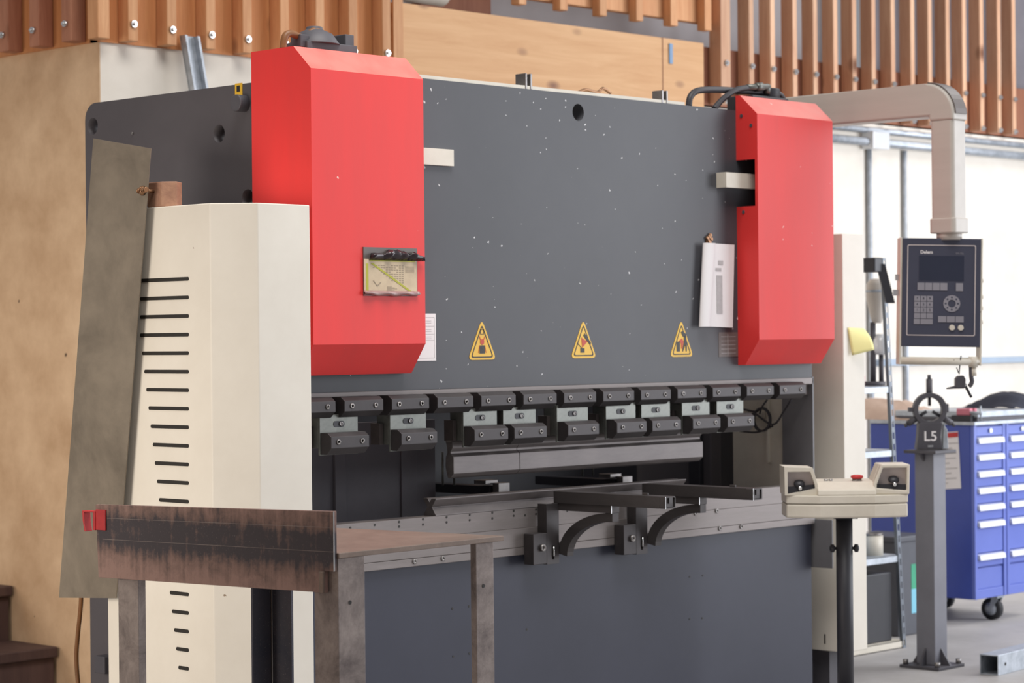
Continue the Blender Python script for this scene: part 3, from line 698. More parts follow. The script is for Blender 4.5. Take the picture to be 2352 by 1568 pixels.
# ================================================================== SHEET SUPPORT ARMS
for i, (xa, ye, zt) in enumerate(((-.2, -.552, .957), (.285, -.5517, .9595))):
    lab = ['black support arm on the bed nearer the steel table', 'black support arm on the bed nearer the control console'][i]
    t = thing('support_arm', (xa, -.004, .70), lab, 'support arm', 'sheet support arms')
    xe = xa+.052; zb = zt-.042
    # arm tube, open end with plug
    MB().ring(rrect(xa, xe, zb, zt, .004, 2), rrect(xa+.004, xe-.004, zb+.004, zt-.004, .003, 2), 1, ye, ye+.03).box(xa, xe, ye+.0301, -.03, zb, zt).box(xa+.0045, xe-.0045, ye+.004, ye+.012, zb+.0045, zt-.0045).build('arm_tube', 'armsteel', t, .001)
    MB().ring(rrect(xa+.0005, xe-.0005, zb+.0005, zt-.0005, .004, 2), rrect(xa+.004, xe-.004, zb+.004, zt-.004, .003, 2), 1, ye-.0006, ye).box(xa+.018, xa+.036, ye-.0004, ye+.012, zt-.024, zt-.002).build('end_rim', 'armsteel', t)
    MB().box(xa+.022, xa+.030, ye+.10, ye+.125, zt, zt+.008).build('stop_tab', 'armsteel', t, .001)
    MB().box(xa+.004, xe-.004, -.30, -.02, zb-.026, zb).build('lower_bar', 'armsteel', t, .001)
    MB().box(xa+.003, xa+.005, -.302, -.30, zb-.027, zb+.001).build('bar_edge', 'bright', t)
    MB().box(xa-.0006, xa+.001, ye-.0004, ye+.0006, zb, zt).build('bright_edge', 'bright', t)
    # curved gusset
    R0 = .205; cy_, cz_ = -.045-.215, zb-.026-.215
    cy_ = -.30; cz_ = zb-.026-.155
    out = [(cy_+.258*math.cos(PI/2*k/14), cz_+.155*math.sin(PI/2*k/14)) for k in range(15)]; inn = [(cy_+.216*math.cos(PI/2*k/14), cz_-.008+.132*math.sin(PI/2*k/14)) for k in range(15)]
    MB().prism(out+inn[::-1], 0, xa+.010, xa+.044).build('curved_gusset', 'armsteel', t, .001)
    # mount plate with slot, clamp block with bolt
    bx = xa-.06
    MB().ring(rrect(bx+.002, bx+.066, .700, zb, .003, 5), rrect(bx+.028, bx+.040, .716, .765, .0055, 5), 1, -.050, -.042).box(bx+.002, bx+.01, -.042, -.006, .70, zb).build('mount_plate', 'clamp', t, .0012)
    MB().box(bx+.026, bx+.042, -.0425, -.041, .715, .766).build('slot_back', 'ink', t)
    MB().cyl((bx+.034, -.054, .728), (bx+.034, -.054, .762), .003, n=8).build('slot_pin', 'bright', t)
    cb = MB().box(bx-.070, bx, -.052, -.006, .7035, .813).build('clamp_block', 'clamp', t, .002)
    MB().lathe([(.0125, 0), (.0125, .010), (.0068, .010), (.0068, .004)], (bx-.026, -.052, .762), 20, (0, -1, 0)).build('bolt', 'bolt', t)
    MB().lathe([(.0125, 0), (.0125, .010), (.0068, .010), (.0068, .004)], (xa+.062, -.006, .757), 20, (0, -1, 0)).build('bolt', 'bolt', t)

# ================================================================== SIDE CABINETS
tw = thing('electrical_cabinet', (-1.61, .16, .21), 'cream cabinet with louvre slots in front of the left frame', 'cabinet', 'cream cabinets of the machine')
plan = [(-1.455, -.16), (-1.455, .485), (-1.771, .485), (-1.771, -.056), (-1.667, -.16)]
MB().prism(plan, 2, .0 if False else .21, 1.928).build('housing', 'cream', tw, .003)
MB().prism([(-1.47, -.14), (-1.47, .47), (-1.755, .47), (-1.755, -.05), (-1.66, -.14)], 2, 0, .21).build('plinth', 'dkgrey', tw)
sl = None
for k in range(22):
    z = 1.7-.0489*k
    pr = 640+42.66*k
    c = hX(-1.771, 436, pr if k < 13 else pr)
    cz = c.z; yR = c.y+.004
    # the louvre field narrows towards the bottom of the panel
    yl = hX(-1.771, {0: 300}.get(k, 322+max(0, k-3)*4.9 if k > 2 else 322), pr).y
    slot_m = MB().prism([(y, z_) for y, z_ in rrect(yR, yl, cz-.0058, cz+.0058, .0056, 4)], 0, -1.7722, -1.77).build('louvre_slot', 'ink', tw)
rt = thing('electrical_cabinet', (1.68, .22, 0), 'plain cream cabinet on the right of the machine with a yellow note', 'cabinet', 'cream cabinets of the machine')
MB().prism([(1.565, -.03), (1.715, -.03), (1.795, .05), (1.795, .50), (1.565, .50)], 2, .196, 1.921).build('housing', 'cream', rt, .003)
MB().prism([(1.60, .08), (1.72, .08), (1.77, .14), (1.77, .48), (1.60, .48)], 2, 0, .196).build('plinth', 'dkgrey', rt)
c = hX(1.565, 1895, 1467)
MB().box(1.5635, 1.565, c.y-.003, c.y+.003, c.z-.02, c.z+.02).build('latch_slot', 'ink', rt)
# yellow sticky note, corner curling off
a, b_, c, d = hY(-.032, 1947, 752), hY(-.034, 1984, 754), hY(-.085, 2008, 803), hY(-.042, 1957, 816)
m = MB(); N = 8; g = []
for j in range(N+1):
    for i in range(N+1):
        u, v = i/N, j/N
        p = (a*(1-u)+b_*u)*(1-v)+(d*(1-u)+c*u)*v
        p.y -= .012*math.sin(PI*v)*u-.0
        m.v.append(p)
for j in range(N):
    for i in range(N):
        q = j*(N+1)+i; m.f.append((q, q+1, q+N+2, q+N+1))
o = m.build('sticky_note', 'note', None); s = o.modifiers.new('thick', 'SOLIDIFY'); s.thickness = .0006
for p in o.data.polygons: p.use_smooth = True
tag(o, 'pale yellow sticky note curling off the right cream cabinet', 'note')

# wood block on the left cabinet
zt0 = 1.9285
t = thing('wood_block', (-1.73, .19, zt0), 'small wooden block lying on top of the left cream cabinet', 'wood block')
MB().prism([(-1.768, .262), (-1.768, .186), (-1.735, .150), (-1.690, .182), (-1.70, .262)], 2, zt0, zt0+.079).build('block', 'blockwood', t, .003)
c = hX(-1.79, 342, 438)
# grey sheet hanging from the bolt
sp = [hX(-1.80, *q) for q in ((216, 318), (348, 341), (268, 1373), (137, 1372))]
sh = MB().prism([(q.y, q.z) for q in sp], 0, -1.803, -1.800).build('metal_sheet', 'sheet', None)
tag(sh, 'tall grey metal sheet hanging beside the left cream cabinet', 'metal sheet')
m = MB().cyl((-1.765, c.y+.005, c.z), (-1.799, c.y+.005, c.z), .006, n=10).lathe([(.012, 0), (.016, .005), (.010, .012), (.004, .014)], (-1.803, c.y+.012, c.z), 14, (-1, 0, 0))
for k in range(5):
    m.lathe([(.009, -.003), (.009, .003)], (-1.812, c.y+.022-.009*k, c.z+.004*math.sin(k*2.2)), 10, (0, 1, .3))
m.build('wing_bolt', 'bronze', t)
# brown hose by the wall behind the sheet
tag(MB().tube([hX(-1.37, 206, 1330)+Vector((0, .05, 0)), hX(-1.37, 205, 1390)+Vector((0, .05, 0)), hX(-1.37, 197, 1470)+Vector((0, .05, 0)), hX(-1.37, 195, 1520)+Vector((0, .05, 0)), hX(-1.37, 200, 1590)+Vector((0, .05, 0)), Vector((-1.37, 1.17, .0))], .008).build('hose', 'brownhose', None), 'thin brown hose hanging down beside the left frame', 'hose')

# ================================================================== PAPERS ON THE MACHINE
t = thing('paper_sheet', (.77, -.02, 1.54), 'white printed paper with rolled edge hanging by the right red cover', 'paper')
P_ = [hY(-.012, *q) for q in ((1632, 558.5), (1687, 562), (1683, 752), (1618, 749.5))]
MB().quad(*P_).quad(*[p+Vector((0, .001, 0)) for p in P_][::-1]).build('sheet', 'white', t)
r0 = hY(-.03, 1633, 558); r1 = hY(-.03, 1622, 750)
m = MB(); N = 14
for k in range(N+1):
    tt = -1.9+k/N*3.6
    off = Vector((math.sin(tt)*.036, -.016-math.cos(tt)*.012, 0)); off1 = Vector((math.sin(tt)*.030, -.016-math.cos(tt)*.012, 0))
    m.v += [Vector((r0.x, -.005, r0.z))+off, Vector((r1.x, -.005, r1.z))+off1]
for k in range(N): m.sm.add(len(m.f)); m.f.append((2*k, 2*k+1, 2*k+3, 2*k+2))
m.build('rolled_edge', 'white', t)
m = MB()
for (a0, a1, b0, b1) in ((1650, 1661, 598, 608), (1646, 1660, 632, 720), (1644, 1657, 615, 622)):
    q0 = hY(-.0135, a0, b0); q1 = hY(-.0135, a1, b1); m.box(q0.x, q1.x, -.0136, -.0128, q1.z, q0.z)
m.build('printing', 'print', t)
c = hY(-.012, 1632, 547)
m = MB()
for dx, dz in ((-.012, 0), (0, .006), (.011, -.002), (-.005, -.01), (.006, .012)): m.lathe([(.003, 0), (.009, .004), (.006, .010)], (c.x+dx, -.001, c.z+dz), 10, (0, -1, 0))
tag(m.box(c.x-.016, c.x+.014, -.006, 0, c.z-.022, c.z-.004).build('magnet_clip', 'bronze', None), 'bronze magnet clip holding the white paper on the ram', 'clip')

yb = -.105
t = thing('bending_chart', (-1.07, yb, 1.64), 'yellowed bending chart in torn film on the left red cover', 'chart')
p0 = hY(yb, 833, 567); p1 = hY(yb, 957, 680)
MB().box(p0.x, p1.x, yb-.004, yb, p1.z, p0.z).build('backing_plate', 'greyplate', t)
q0 = hY(yb-.006, 836, 594); q1 = hY(yb-.006, 957, 671)
ch = MB().box(q0.x, q1.x, yb-.007, yb-.004, q1.z, q0.z).build('chart_paper', 'chart', t)
fx = lambda u: q0.x+(q1.x-q0.x)*u
fz = lambda v: q0.z+(q1.z-q0.z)*v
m = MB(); y_ = yb-.0078
m.box(fx(.03), fx(.075), y_, yb-.007, fz(.98), fz(.14)); m.box(fx(.10), fx(.97), y_, yb-.007, fz(.07), fz(.03))
m.prism([(fx(.12), fz(.14)), (fx(.16), fz(.12)), (fx(.9), fz(.97)), (fx(.85), fz(.98))], 1, y_, yb-.007)
m.build('highlight', 'green', ch)
m = MB(); rr = random.Random(3)
for r_ in range(9):
    for c_ in range(12):
        if c_ >= r_*.9+.3 or r_ < 2:
            u, v = .16+c_*.05, .18+r_*.065
            if u < .75 and rr.random() > .15: m.box(fx(u), fx(u+.034), yb-.0076, yb-.007, fz(v+.022), fz(v))
for r_ in range(5): m.box(fx(.42), fx(.42+.1+.05*(r_ % 3)), yb-.0076, yb-.007, fz(.84+r_*.03), fz(.83+r_*.03))
for r_ in range(6): m.box(fx(.78), fx(.95), yb-.0076, yb-.007, fz(.22+r_*.035), fz(.21+r_*.035))
m.prism([(fx(.16), fz(.66)), (fx(.18), fz(.66)), (fx(.24), fz(.80)), (fx(.3), fz(.70)), (fx(.32), fz(.71)), (fx(.24), fz(.84))], 1, yb-.0077, yb-.007)
m.build('table_print', paint('faded print', (168, 152, 132), (158, 142, 122), .7), ch)
# crumpled film, upper and lower strip
m = MB(); N = 22
for k in range(N+1):
    u = k/N; bump_ = math.sin(u*PI)**.8*.026+.005*math.sin(u*17); wv = .004*math.sin(u*23)+.003*math.sin(u*41)
    x = q0.x+.02+(q1.x-q0.x+.012)*u
    m.v += [Vector((x, yb-.008, q0.z-.004)), Vector((x, yb-.022-wv*2, q0.z+.008+bump_*.35)), Vector((x, yb-.012+wv, q0.z+.004+bump_+wv))]
for k in range(N):
    for j in (0, 1): m.sm.add(len(m.f)); m.f.append((3*k+j, 3*k+3+j, 3*k+4+j, 3*k+1+j))
fo = m.build('torn_film', 'film', t); sd = fo.modifiers.new('t', 'SOLIDIFY'); sd.thickness = .001
m = MB()
for k in range(N+1):
    u = k/N; wv = .002*math.sin(u*19); x = q0.x-.002+(q1.x-q0.x+.012)*u
    m.v += [Vector((x, yb-.008, q1.z+.004)), Vector((x, yb-.014-wv*2, q1.z-.006+wv)), Vector((x, yb-.008, q1.z-.013+wv+.006*abs(u-.5)))]
for k in range(N):
    for j in (0, 1): m.sm.add(len(m.f)); m.f.append((3*k+j, 3*k+3+j, 3*k+4+j, 3*k+1+j))
fo = m.build('film_fold', paint('dusty plastic film', (150, 112, 112), (176, 146, 140), .3, scale=30), t); sd = fo.modifiers.new('t', 'SOLIDIFY'); sd.thickness = .001

# ================================================================== STEEL TABLE IN FRONT
A = Vector((-2.6247, -1.5818, 1.0)); Bq = Vector((-2.037, -1.557, 1.0)); Cq = Vector((-2.19, -.66, 1.0)); Dq = Vector((-2.6247, -.66, 1.0))
tb = thing('welded_table', (-2.35, -1.12, 0), 'rusty welded steel table with angle iron legs in the foreground', 'table')
MB().prism([(p.x, p.y) for p in (A, Bq, Cq, Dq)], 2, .987, 1.0).build('table_top', 'tabletop', tb, .0015)
nz = hX(-2.635, 770, 1312).z
MB().prism([(-.642, 1.0765), (-1.576, 1.099), (-1.576, nz), (-1.545, nz-.001), (-1.545, .905), (-.652, .885)], 0, -2.637, -2.6252).build('front_plate', 'blade', tb, .001)
edge = MB().prism([(-1.5763, 1.099), (-1.5763, nz), (-1.5773, nz), (-1.5773, 1.099)], 0, -2.6365, -2.6335)
edge.build('bright_edge', 'bright', tb)
a = hX(-2.637, 747, 1312); 
MB().box(-2.645, -2.6372, -1.546, -1.532, .905, nz-.002).build('weld_bead', 'tabletop', tb, .002)
t8 = .008
def angle(px, py, sx, sy, L, z1, mat):
    """angle iron: outer corner at (px,py), flanges going sx along x and sy along y"""
    poly = [(px, py), (px+sx*L, py), (px+sx*L, py+sy*t8), (px+sx*t8, py+sy*t8), (px+sx*t8, py+sy*L), (px, py+sy*L)]
    return MB().prism(poly, 2, 0, z1).build('leg', mat, tb, .0012)
angle(A.x+.0008, A.y+.004, 1, 1, .085, .987, 'leg')
xl = hY(-1.558, 1088, 1350).x; xr_ = hY(-1.558, 1138, 1350).x
xm_ = hY(-1.552, 1094, 1350).x
MB().prism([(xm_, -1.552), (xr_, -1.552), (xr_, -1.544), (xm_+t8, -1.544), (xm_+t8, -1.532), (xm_, -1.532)], 2, 0, .987).build('leg', 'leg', tb, .0012)
yl0 = hX(-2.6247, 272, 1450).y; yl1 = hX(-2.6247, 318, 1450).y
poly_l = MB().prism([(-2.6245, yl0), (-2.6245, yl1), (-2.600, yl1), (-2.600, yl1+t8), (-2.6165, yl1+t8), (-2.6165, yl0)], 2, 0, .987).build('leg', 'leg', tb, .0012)
# far leg: concave side towards us, corner at photo column 625
fy = -.80
fx_ = hY(fy, 625, 1450).x
lx0 = hY(fy, 581, 1450).x
MB().prism([(fx_, fy), (lx0, fy), (lx0, fy+t8), (fx_+t8, fy+t8), (fx_+t8, hX(fx_, 669, 1450).y), (fx_, hX(fx_, 669, 1450).y)], 2, 0, .987).build('leg', 'legdark', tb, .001)
MB().cyl((fx_-.003, fy-.003, .0), (fx_-.003, fy-.003, .986), .0028, n=8).build('inner_weld', 'bolt', tb)  # thin bright tube added as the highlight in the inner corner
# lower rails tying the legs, near the floor
MB().box(-2.62, -2.05, -1.545, -1.52, .16, .20).box(-2.62, -2.595, -1.55, -.66, .16, .20).build('foot_rail', 'leg', tb)
for px, py in ((804, 1383),): 
    c = hY(-1.578, px, py); MB().cyl((c.x, -1.5772, c.z), (c.x, -1.5788, c.z), .005, n=14).build('bolt_hole', 'ink', tb)
c = hY(-1.552, 1110, 1345); MB().cyl((c.x, -1.5512, c.z), (c.x, -1.5528, c.z), .005, n=14).build('bolt_hole', 'ink', tb)
sl_ = MB()
for (pa, pb_) in (((246, 1190), (766, 1212)), ((236, 1238), (768, 1268))):
    q0_, q1_ = hX(-2.637, *pa), hX(-2.637, *pb_)
    sl_.prism([(q0_.y, q0_.z), (q1_.y, q1_.z), (q1_.y, q1_.z+.0009), (q0_.y, q0_.z+.0009)], 0, -2.6373, -2.637)
sl_.build('scribe_lines', 'leg', tb)
# red clip on the end of the plate
t = thing('red_clip', (-2.63, -.62, 1.0), 'small red clip gripping the left end of the rusty plate', 'clip')
a = hX(-2.639, 243, 1171); b_ = hX(-2.639, 222, 1218)
MB().box(-2.642, -2.6375, a.y, b_.y, hX(-2.639, 232, 1217).z, a.z).build('jaw', 'redclip', t, .001)
MB().box(-2.644, -2.618, b_.y, b_.y+.010, hX(-2.639, 220, 1217).z, hX(-2.639, 220, 1174).z).build('bridge', 'redclip', t, .001)
hb = hX(-2.63, 216, 1172); he = hX(-2.63, 199, 1219)
m = MB(); pts = [(b_.y+.012, hb.z), (he.y-.006, hb.z+.001), (he.y, hb.z-.012), (he.y+.001, (hb.z+he.z)/2), (he.y-.006, he.z)]
m.prism([(b_.y+.008, hb.z), (he.y+.003, hb.z-.001), (he.y+.001, (hb.z+he.z)/2), (he.y-.006, he.z), (he.y-.012, he.z), (he.y-.006, (hb.z+he.z)/2), (he.y-.004, hb.z-.005), (b_.y+.008, hb.z-.004)], 0, -2.642, -2.620)
m.build('handle', 'redclip', t, .001)

# ================================================================== CONSOLE (two hand control)
def at(px, py, d):
    r = ray(px, py); return Vector([CAM[i]+d*r[i] for i in range(3)])
FACE = math.atan2(-math.cos(YAW), math.sin(YAW))
d0 = 8.8; s = d0/FPX
c0 = at(1945, 1130, d0)
cn = thing('control_console', (c0.x, c0.y, 0), 'cream two hand control console on a black pole', 'console', None, FACE)
Mx = lambda px: (px-1945)*s
Mz = lambda py: c0.z-(py-1130)*s
zbm = Mz(1188); zmid = Mz(1119)
plan = [(Mx(1806), .0), (Mx(1881), -.035), (Mx(2006), -.035), (Mx(2085), .0), (Mx(2085), .16), (Mx(1806), .16)]
MB().prism(plan, 2, zbm, Mz(1156)).build('base_housing', 'cream_plain', cn, .006, local=True)
MB().prism([(Mx(1806)-.0008, -.001), (Mx(1881)-.0005, -.0358), (Mx(2006)+.0005, -.0358), (Mx(2085)+.0008, -.001), (Mx(2085)+.0008, .161), (Mx(1806)-.0008, .161)], 2, Mz(1155), Mz(1136)).build('lid', 'cream_plain', cn, .004, local=True)
MB().prism([(-.035+.0, Mz(1136)), (-.03, Mz(1124)), (.03, Mz(1107)), (.16, Mz(1104)), (.16, Mz(1136))], 0, Mx(1876), Mx(2010)).build('center_top', 'cream_plain', cn, .004, local=True)
for side in (0, 1):
    if side == 0:
        o_ = [(1802, 1136), (1880, 1136), (1878, 1112), (1867, 1073), (1801, 1070)]; h_ = [(1809, 1133), (1872, 1121), (1871, 1112), (1861, 1082), (1809, 1082)]
    else:
        o_ = [(2005, 1136), (2088, 1136), (2090, 1067), (2024, 1067), (2006, 1112)]; h_ = [(2013, 1121), (2082, 1127), (2083, 1075), (2028, 1075), (2014, 1112)]
    oo = [(Mx(x), Mz(y)) for x, y in o_]; hh = [(Mx(x), Mz(y)) for x, y in h_]
    wg = MB().ring(oo, hh, 1, -.008, .04).prism(oo, 1, .04, .15).build('button_hood', 'cream_plain', cn, .004, local=True)
    MB().prism(hh, 1, .026, .041).build('recess_panel', 'lgline', wg, local=True)
    hl = [hh[0], hh[1], (hh[1][0], hh[1][1]+.014), (hh[0][0], hh[0][1]+.026)] if side == 0 else [hh[0], hh[1], (hh[1][0], hh[1][1]+.022), (hh[0][0], hh[0][1]+.014)]
    MB().prism(hl, 1, .006, .03).build('recess_floor', 'black', wg, local=True)
    bx, bz = (Mx(1837), Mz(1109)) if side == 0 else (Mx(2054), Mz(1102))
    MB().lathe([(.008, -.010), (.021, -.004), (.020, .003), (.011, .009), (.0, .011)], (bx, .012, bz), 24, (0, -.5, .85)).build('palm_button', 'black', wg, local=True)
    MB().cyl((bx, .006, bz-.008), (bx+.001, -.012, bz-.020), .0060, n=14).build('button_stem', 'bright', wg, local=True)
zt_ = Mz(1107)
es = MB().cyl((Mx(1974), .06, zt_-.008), (Mx(1974), .06, zt_+.012), .018).build('stop_collar', 'bolt', cn, local=True)
MB().lathe([(.020, 0), (.024, .005), (.023, .011), (.012, .014), (0, .014)], (Mx(1974), .06, zt_+.010), 24).build('stop_button', 'redclip', cn, local=True)
for px in (1903, 1914): MB().cyl((Mx(px), .07, zt_-.006), (Mx(px), .07, zt_+.008), .008, n=16).build('push_button', 'bolt', cn, local=True)
MB().box(Mx(1918), Mx(1973), .03, .13, zbm-.008, zbm).build('mount_flange', 'black', cn, .002, local=True)
MB().cyl((0, .08, .012), (0, .08, zbm-.008), .0315, n=32).build('pole', 'black', cn, local=True)
MB().cyl((0, .08, 0), (0, .08, .012), .19, n=40).build('foot_plate', 'black', cn, local=True)
for sgn in (-1, 1):
    MB().cyl((sgn*.03, .08, Mz(1263)), (sgn*.042, .08, Mz(1263)), .006, n=10).lathe([(.008, 0), (.016, .004), (.015, .016), (.006, .02)], (sgn*.036, .08, Mz(1263)), 10, (sgn, 0, 0)).build('clamp_knob', 'black', cn, local=True)

# ================================================================== CONTROL PENDANT
d1 = 9.3; s1 = d1/FPX
c1 = at(2158, 672, d1)
pd = thing('control_pendant', (c1.x, c1.y, 1.2), 'grey operating panel hanging from a pale swivel arm', 'control panel')
# arm in the plane x = const, running back over the machine
ax_ = c1.x+.03; hw = .052
py0 = hX(ax_, 2204, 300).y; 
zA0 = hX(ax_, 2110, 273).z; zA1 = hX(ax_, 2110, 197).z
yF = hX(ax_-hw, 2160, 400).y-.062; yBk = yF+.115
zpost = hX(ax_, 2160, 505).z
R_ = .135
arm = [(yBk, zA0), (.55, zA0), (.55, zA1), (yF+R_, zA1)]+arc(yF+R_, zA1-R_, R_, PI/2, PI, 10)+[(yF, zA0-.02), (yBk, zA0-.02)]
armo = MB().prism(arm, 0, ax_-hw, ax_+hw).build('swivel_arm', 'pearl', pd, .012, seg=4)
m = MB()
oa = arc(yF+R_, zA1-R_, R_+.006, PI*.52, PI*.98, 10); ia = arc(yF+R_, zA1-R_, R_-.004, PI*.52, PI*.98, 10)
m.prism(oa+ia[::-1], 0, ax_-hw*.75, ax_+hw*.75)
m.build('elbow_cap', 'greyplate', armo)
MB().prism(rrect(ax_-hw*.95, ax_+hw*.95, yF+.004, yBk-.003, .016), 2, zpost, zA0-.02).build('drop_post', 'pearl', pd, .002)
MB().prism(rrect(ax_-hw*1.08, ax_+hw*1.08, yF-.003, yBk+.003, .018), 2, zpost-.055, zpost+.004).build('collar', 'pearl', pd, .004)
cpx, cpy = ax_, (yF+yBk)/2
MB().cyl((cpx, cpy, zpost-.082), (cpx, cpy, zpost-.05), .050, n=32).build('swivel_neck', 'pearl', pd)
MB().box(ax_-.05, ax_+.05, .38, .49, 1.9215, zA0).build('arm_bracket', 'pearl', pd, .004)
zpn = c1.z
PM = Matrix.Translation((c1.x, c1.y, c1.z)) @ Matrix.Rotation(FACE, 4, 'Z') @ Matrix.Rotation(math.radians(-1.3), 4, 'Y').inverted()
def pbuild(mb, name, mat, par=None, bevel=0):
    return mb.xf(PM).build(name, mat, par or pd, bevel)
U = lambda px: (px-2158)*s1
V = lambda py: -(py-672)*s1
hsx0, hsx1 = U(2069), U(2249)
hs = pbuild(MB().box(hsx0, hsx1, -.03, .05, V(796), V(548)), 'panel_housing', 'face', None, .003)
fr = MB()
for xx in ((hsx0-.008, hsx0), (hsx1, hsx1+.008)): fr.box(xx[0], xx[1], -.026, .05, V(838), V(547))
pbuild(fr, 'side_frame', 'cream_plain', None, .002)
hd = pbuild(MB().cyl((hsx0-.004, -.01, V(829)), (hsx1+.004, -.01, V(829)), .0155, n=24), 'handle_bar', 'cream_plain')
pbuild(MB().cyl((hsx1-.022, -.01, V(818)), (hsx1-.022, -.01, V(842)), .019, n=16).cyl((hsx1-.022, -.012, V(842)), (hsx1-.020, -.012, V(862)), .012, n=12), 'handle_clamp', 'cream_plain')
yf = -.030
pbuild(MB().ring(rrect(U(2080), U(2237), V(771), V(563), .006), rrect(U(2082), U(2235), V(769), V(565), .005), 1, yf-.0015, yf), 'border_line', 'lgline', hs)
pbuild(MB().box(U(2107), U(2210), yf-.001, yf, V(645), V(588)), 'display', 'screen', hs)
def key(x0, x1, y0, y1, mb): mb.box(U(x0), U(x1), yf-.0025, yf, V(y1), V(y0))
for row in ([(2104+17.4*k, 2104+17.4*k+16.2, 650, 667) for k in range(4)], [(2192, 2208, 650, 668)], [(2152+20*k, 2152+20*k+18.6, 726, 740) for k in range(3)]):
    for q in row:
        mb = MB(); key(*q, mb); ko = pbuild(mb, 'key', 'key', hs, .0006)
for r_ in range(5):
    cols = [(2097+14.6*k, 2097+14.6*k+13.4) for k in range(3)] if r_ < 4 else [(2096.5, 2110), (2111.6, 2139.6)]
    for (a0, a1) in cols:
        mb = MB(); key(a0, a1, 680+13.2*r_, 680+13.2*r_+12, mb); pbuild(mb, 'key', 'key', hs, .0006)
cxk, czk = U(2183), V(697)
pbuild(MB().ring([(cxk+.0335*math.cos(2*PI*k/32), czk+.0335*math.sin(2*PI*k/32)) for k in range(32)], [(cxk+.0155*math.cos(2*PI*k/32), czk+.0155*math.sin(2*PI*k/32)) for k in range(32)], 1, yf-.0025, yf), 'jog_ring', 'key', hs)
for k in range(8):
    t_ = 2*PI*k/8; pbuild(MB().cyl((cxk+.0245*math.cos(t_), yf-.003, czk+.0245*math.sin(t_)), (cxk+.0245*math.cos(t_), yf-.0024, czk+.0245*math.sin(t_)), .004, n=8), 'ring_mark', 'face', hs)
for px in (2184, 2204): pbuild(MB().cyl((U(px), yf-.006, V(752)), (U(px), yf, V(752)), .0115, n=24), 'round_button', 'cream_plain', hs, .001)
LI = WM[hs.name].inverted() @ PM @ Matrix.Translation((0, yf-.0006, 0))
RT = Matrix.Rotation(PI/2, 4, 'X')
text('Delem', .0185, 'brand_lettering', 'white', hs, LI @ Matrix.Translation((U(2124), 0, V(580))) @ RT, .018)
text('DA-52s', .010, 'model_lettering', 'key', hs, LI @ Matrix.Translation((U(2200), 0, V(582))) @ RT)
for k, ch_ in enumerate(('0123456789')):
    r_, c_ = divmod(k, 3)
    if r_ < 4 and k < 10:
        q = LI @ Matrix.Translation((U(2103.7+14.6*c_), -.0025, V(686+13.2*r_))) @ RT
        text('789456123.'[k] if k < 9 else '.', .013, 'key_digit', 'face', hs, q)
pbuild(MB().box(hsx0-.022, hsx0-.008, .0, .02, V(645), V(631)).box(hsx0-.03, hsx0-.008, .0, .018, V(680), V(666)), 'side_connector', 'bright')
for py in (643, 680, 706, 738): pbuild(MB().cyl((hsx1+.008, .01, V(py)), (hsx1+.017, .01, V(py)), .009, n=12), 'side_knob', 'cream_plain')
# thing dangling from the handle
a = PM @ Vector((U(2206), -.012, V(838))); 
t = thing('hanging_switch', (a.x, a.y, a.z-.14), 'dark grey hand switch dangling from the pendant handle', 'switch')
def ppt(px, py, y=-.012): return PM @ Vector((U(px), y, V(py)))
MB().tube([ppt(2206, 816, -.03), ppt(2205, 842), ppt(2204, 858)], .0025, 8, 4).tube([ppt(2198, 843), ppt(2203, 856)], .002, 8).build('cord', 'cable', t)
MB().prism([(U(2195), V(890)), (U(2195), V(868)), (U(2201), V(862)), (U(2213), V(861)), (U(2218), V(870)), (U(2216), V(890))], 1, -.03, .008).xf(PM).build('body', 'dkgrey', t, .003)
MB().prism([(U(2176), V(893)), (U(2176), V(890)), (U(2200), V(884)), (U(2216), V(886)), (U(2216), V(891)), (U(2190), V(892))], 1, -.022, .002).xf(PM).build('flange', 'dkgrey', t, .002)
MB().cyl(ppt(2213, 870), ppt(2219, 886), .006).build('pivot', 'bright', t)
MB().cyl(ppt(2218, 884), ppt(2233, 911), .0055).build('lever', 'black', t)
t = thing('hook_strap', (a.x+.03, a.y-.03, a.z-.1), 'grey curved hook hanging at the right end of the pendant handle', 'hook')
MB().tube([ppt(2231, 840), ppt(2232, 862), ppt(2234, 874), ppt(2231, 882), ppt(2227, 886)], .009, 10).build('hook', 'dkgrey', t)

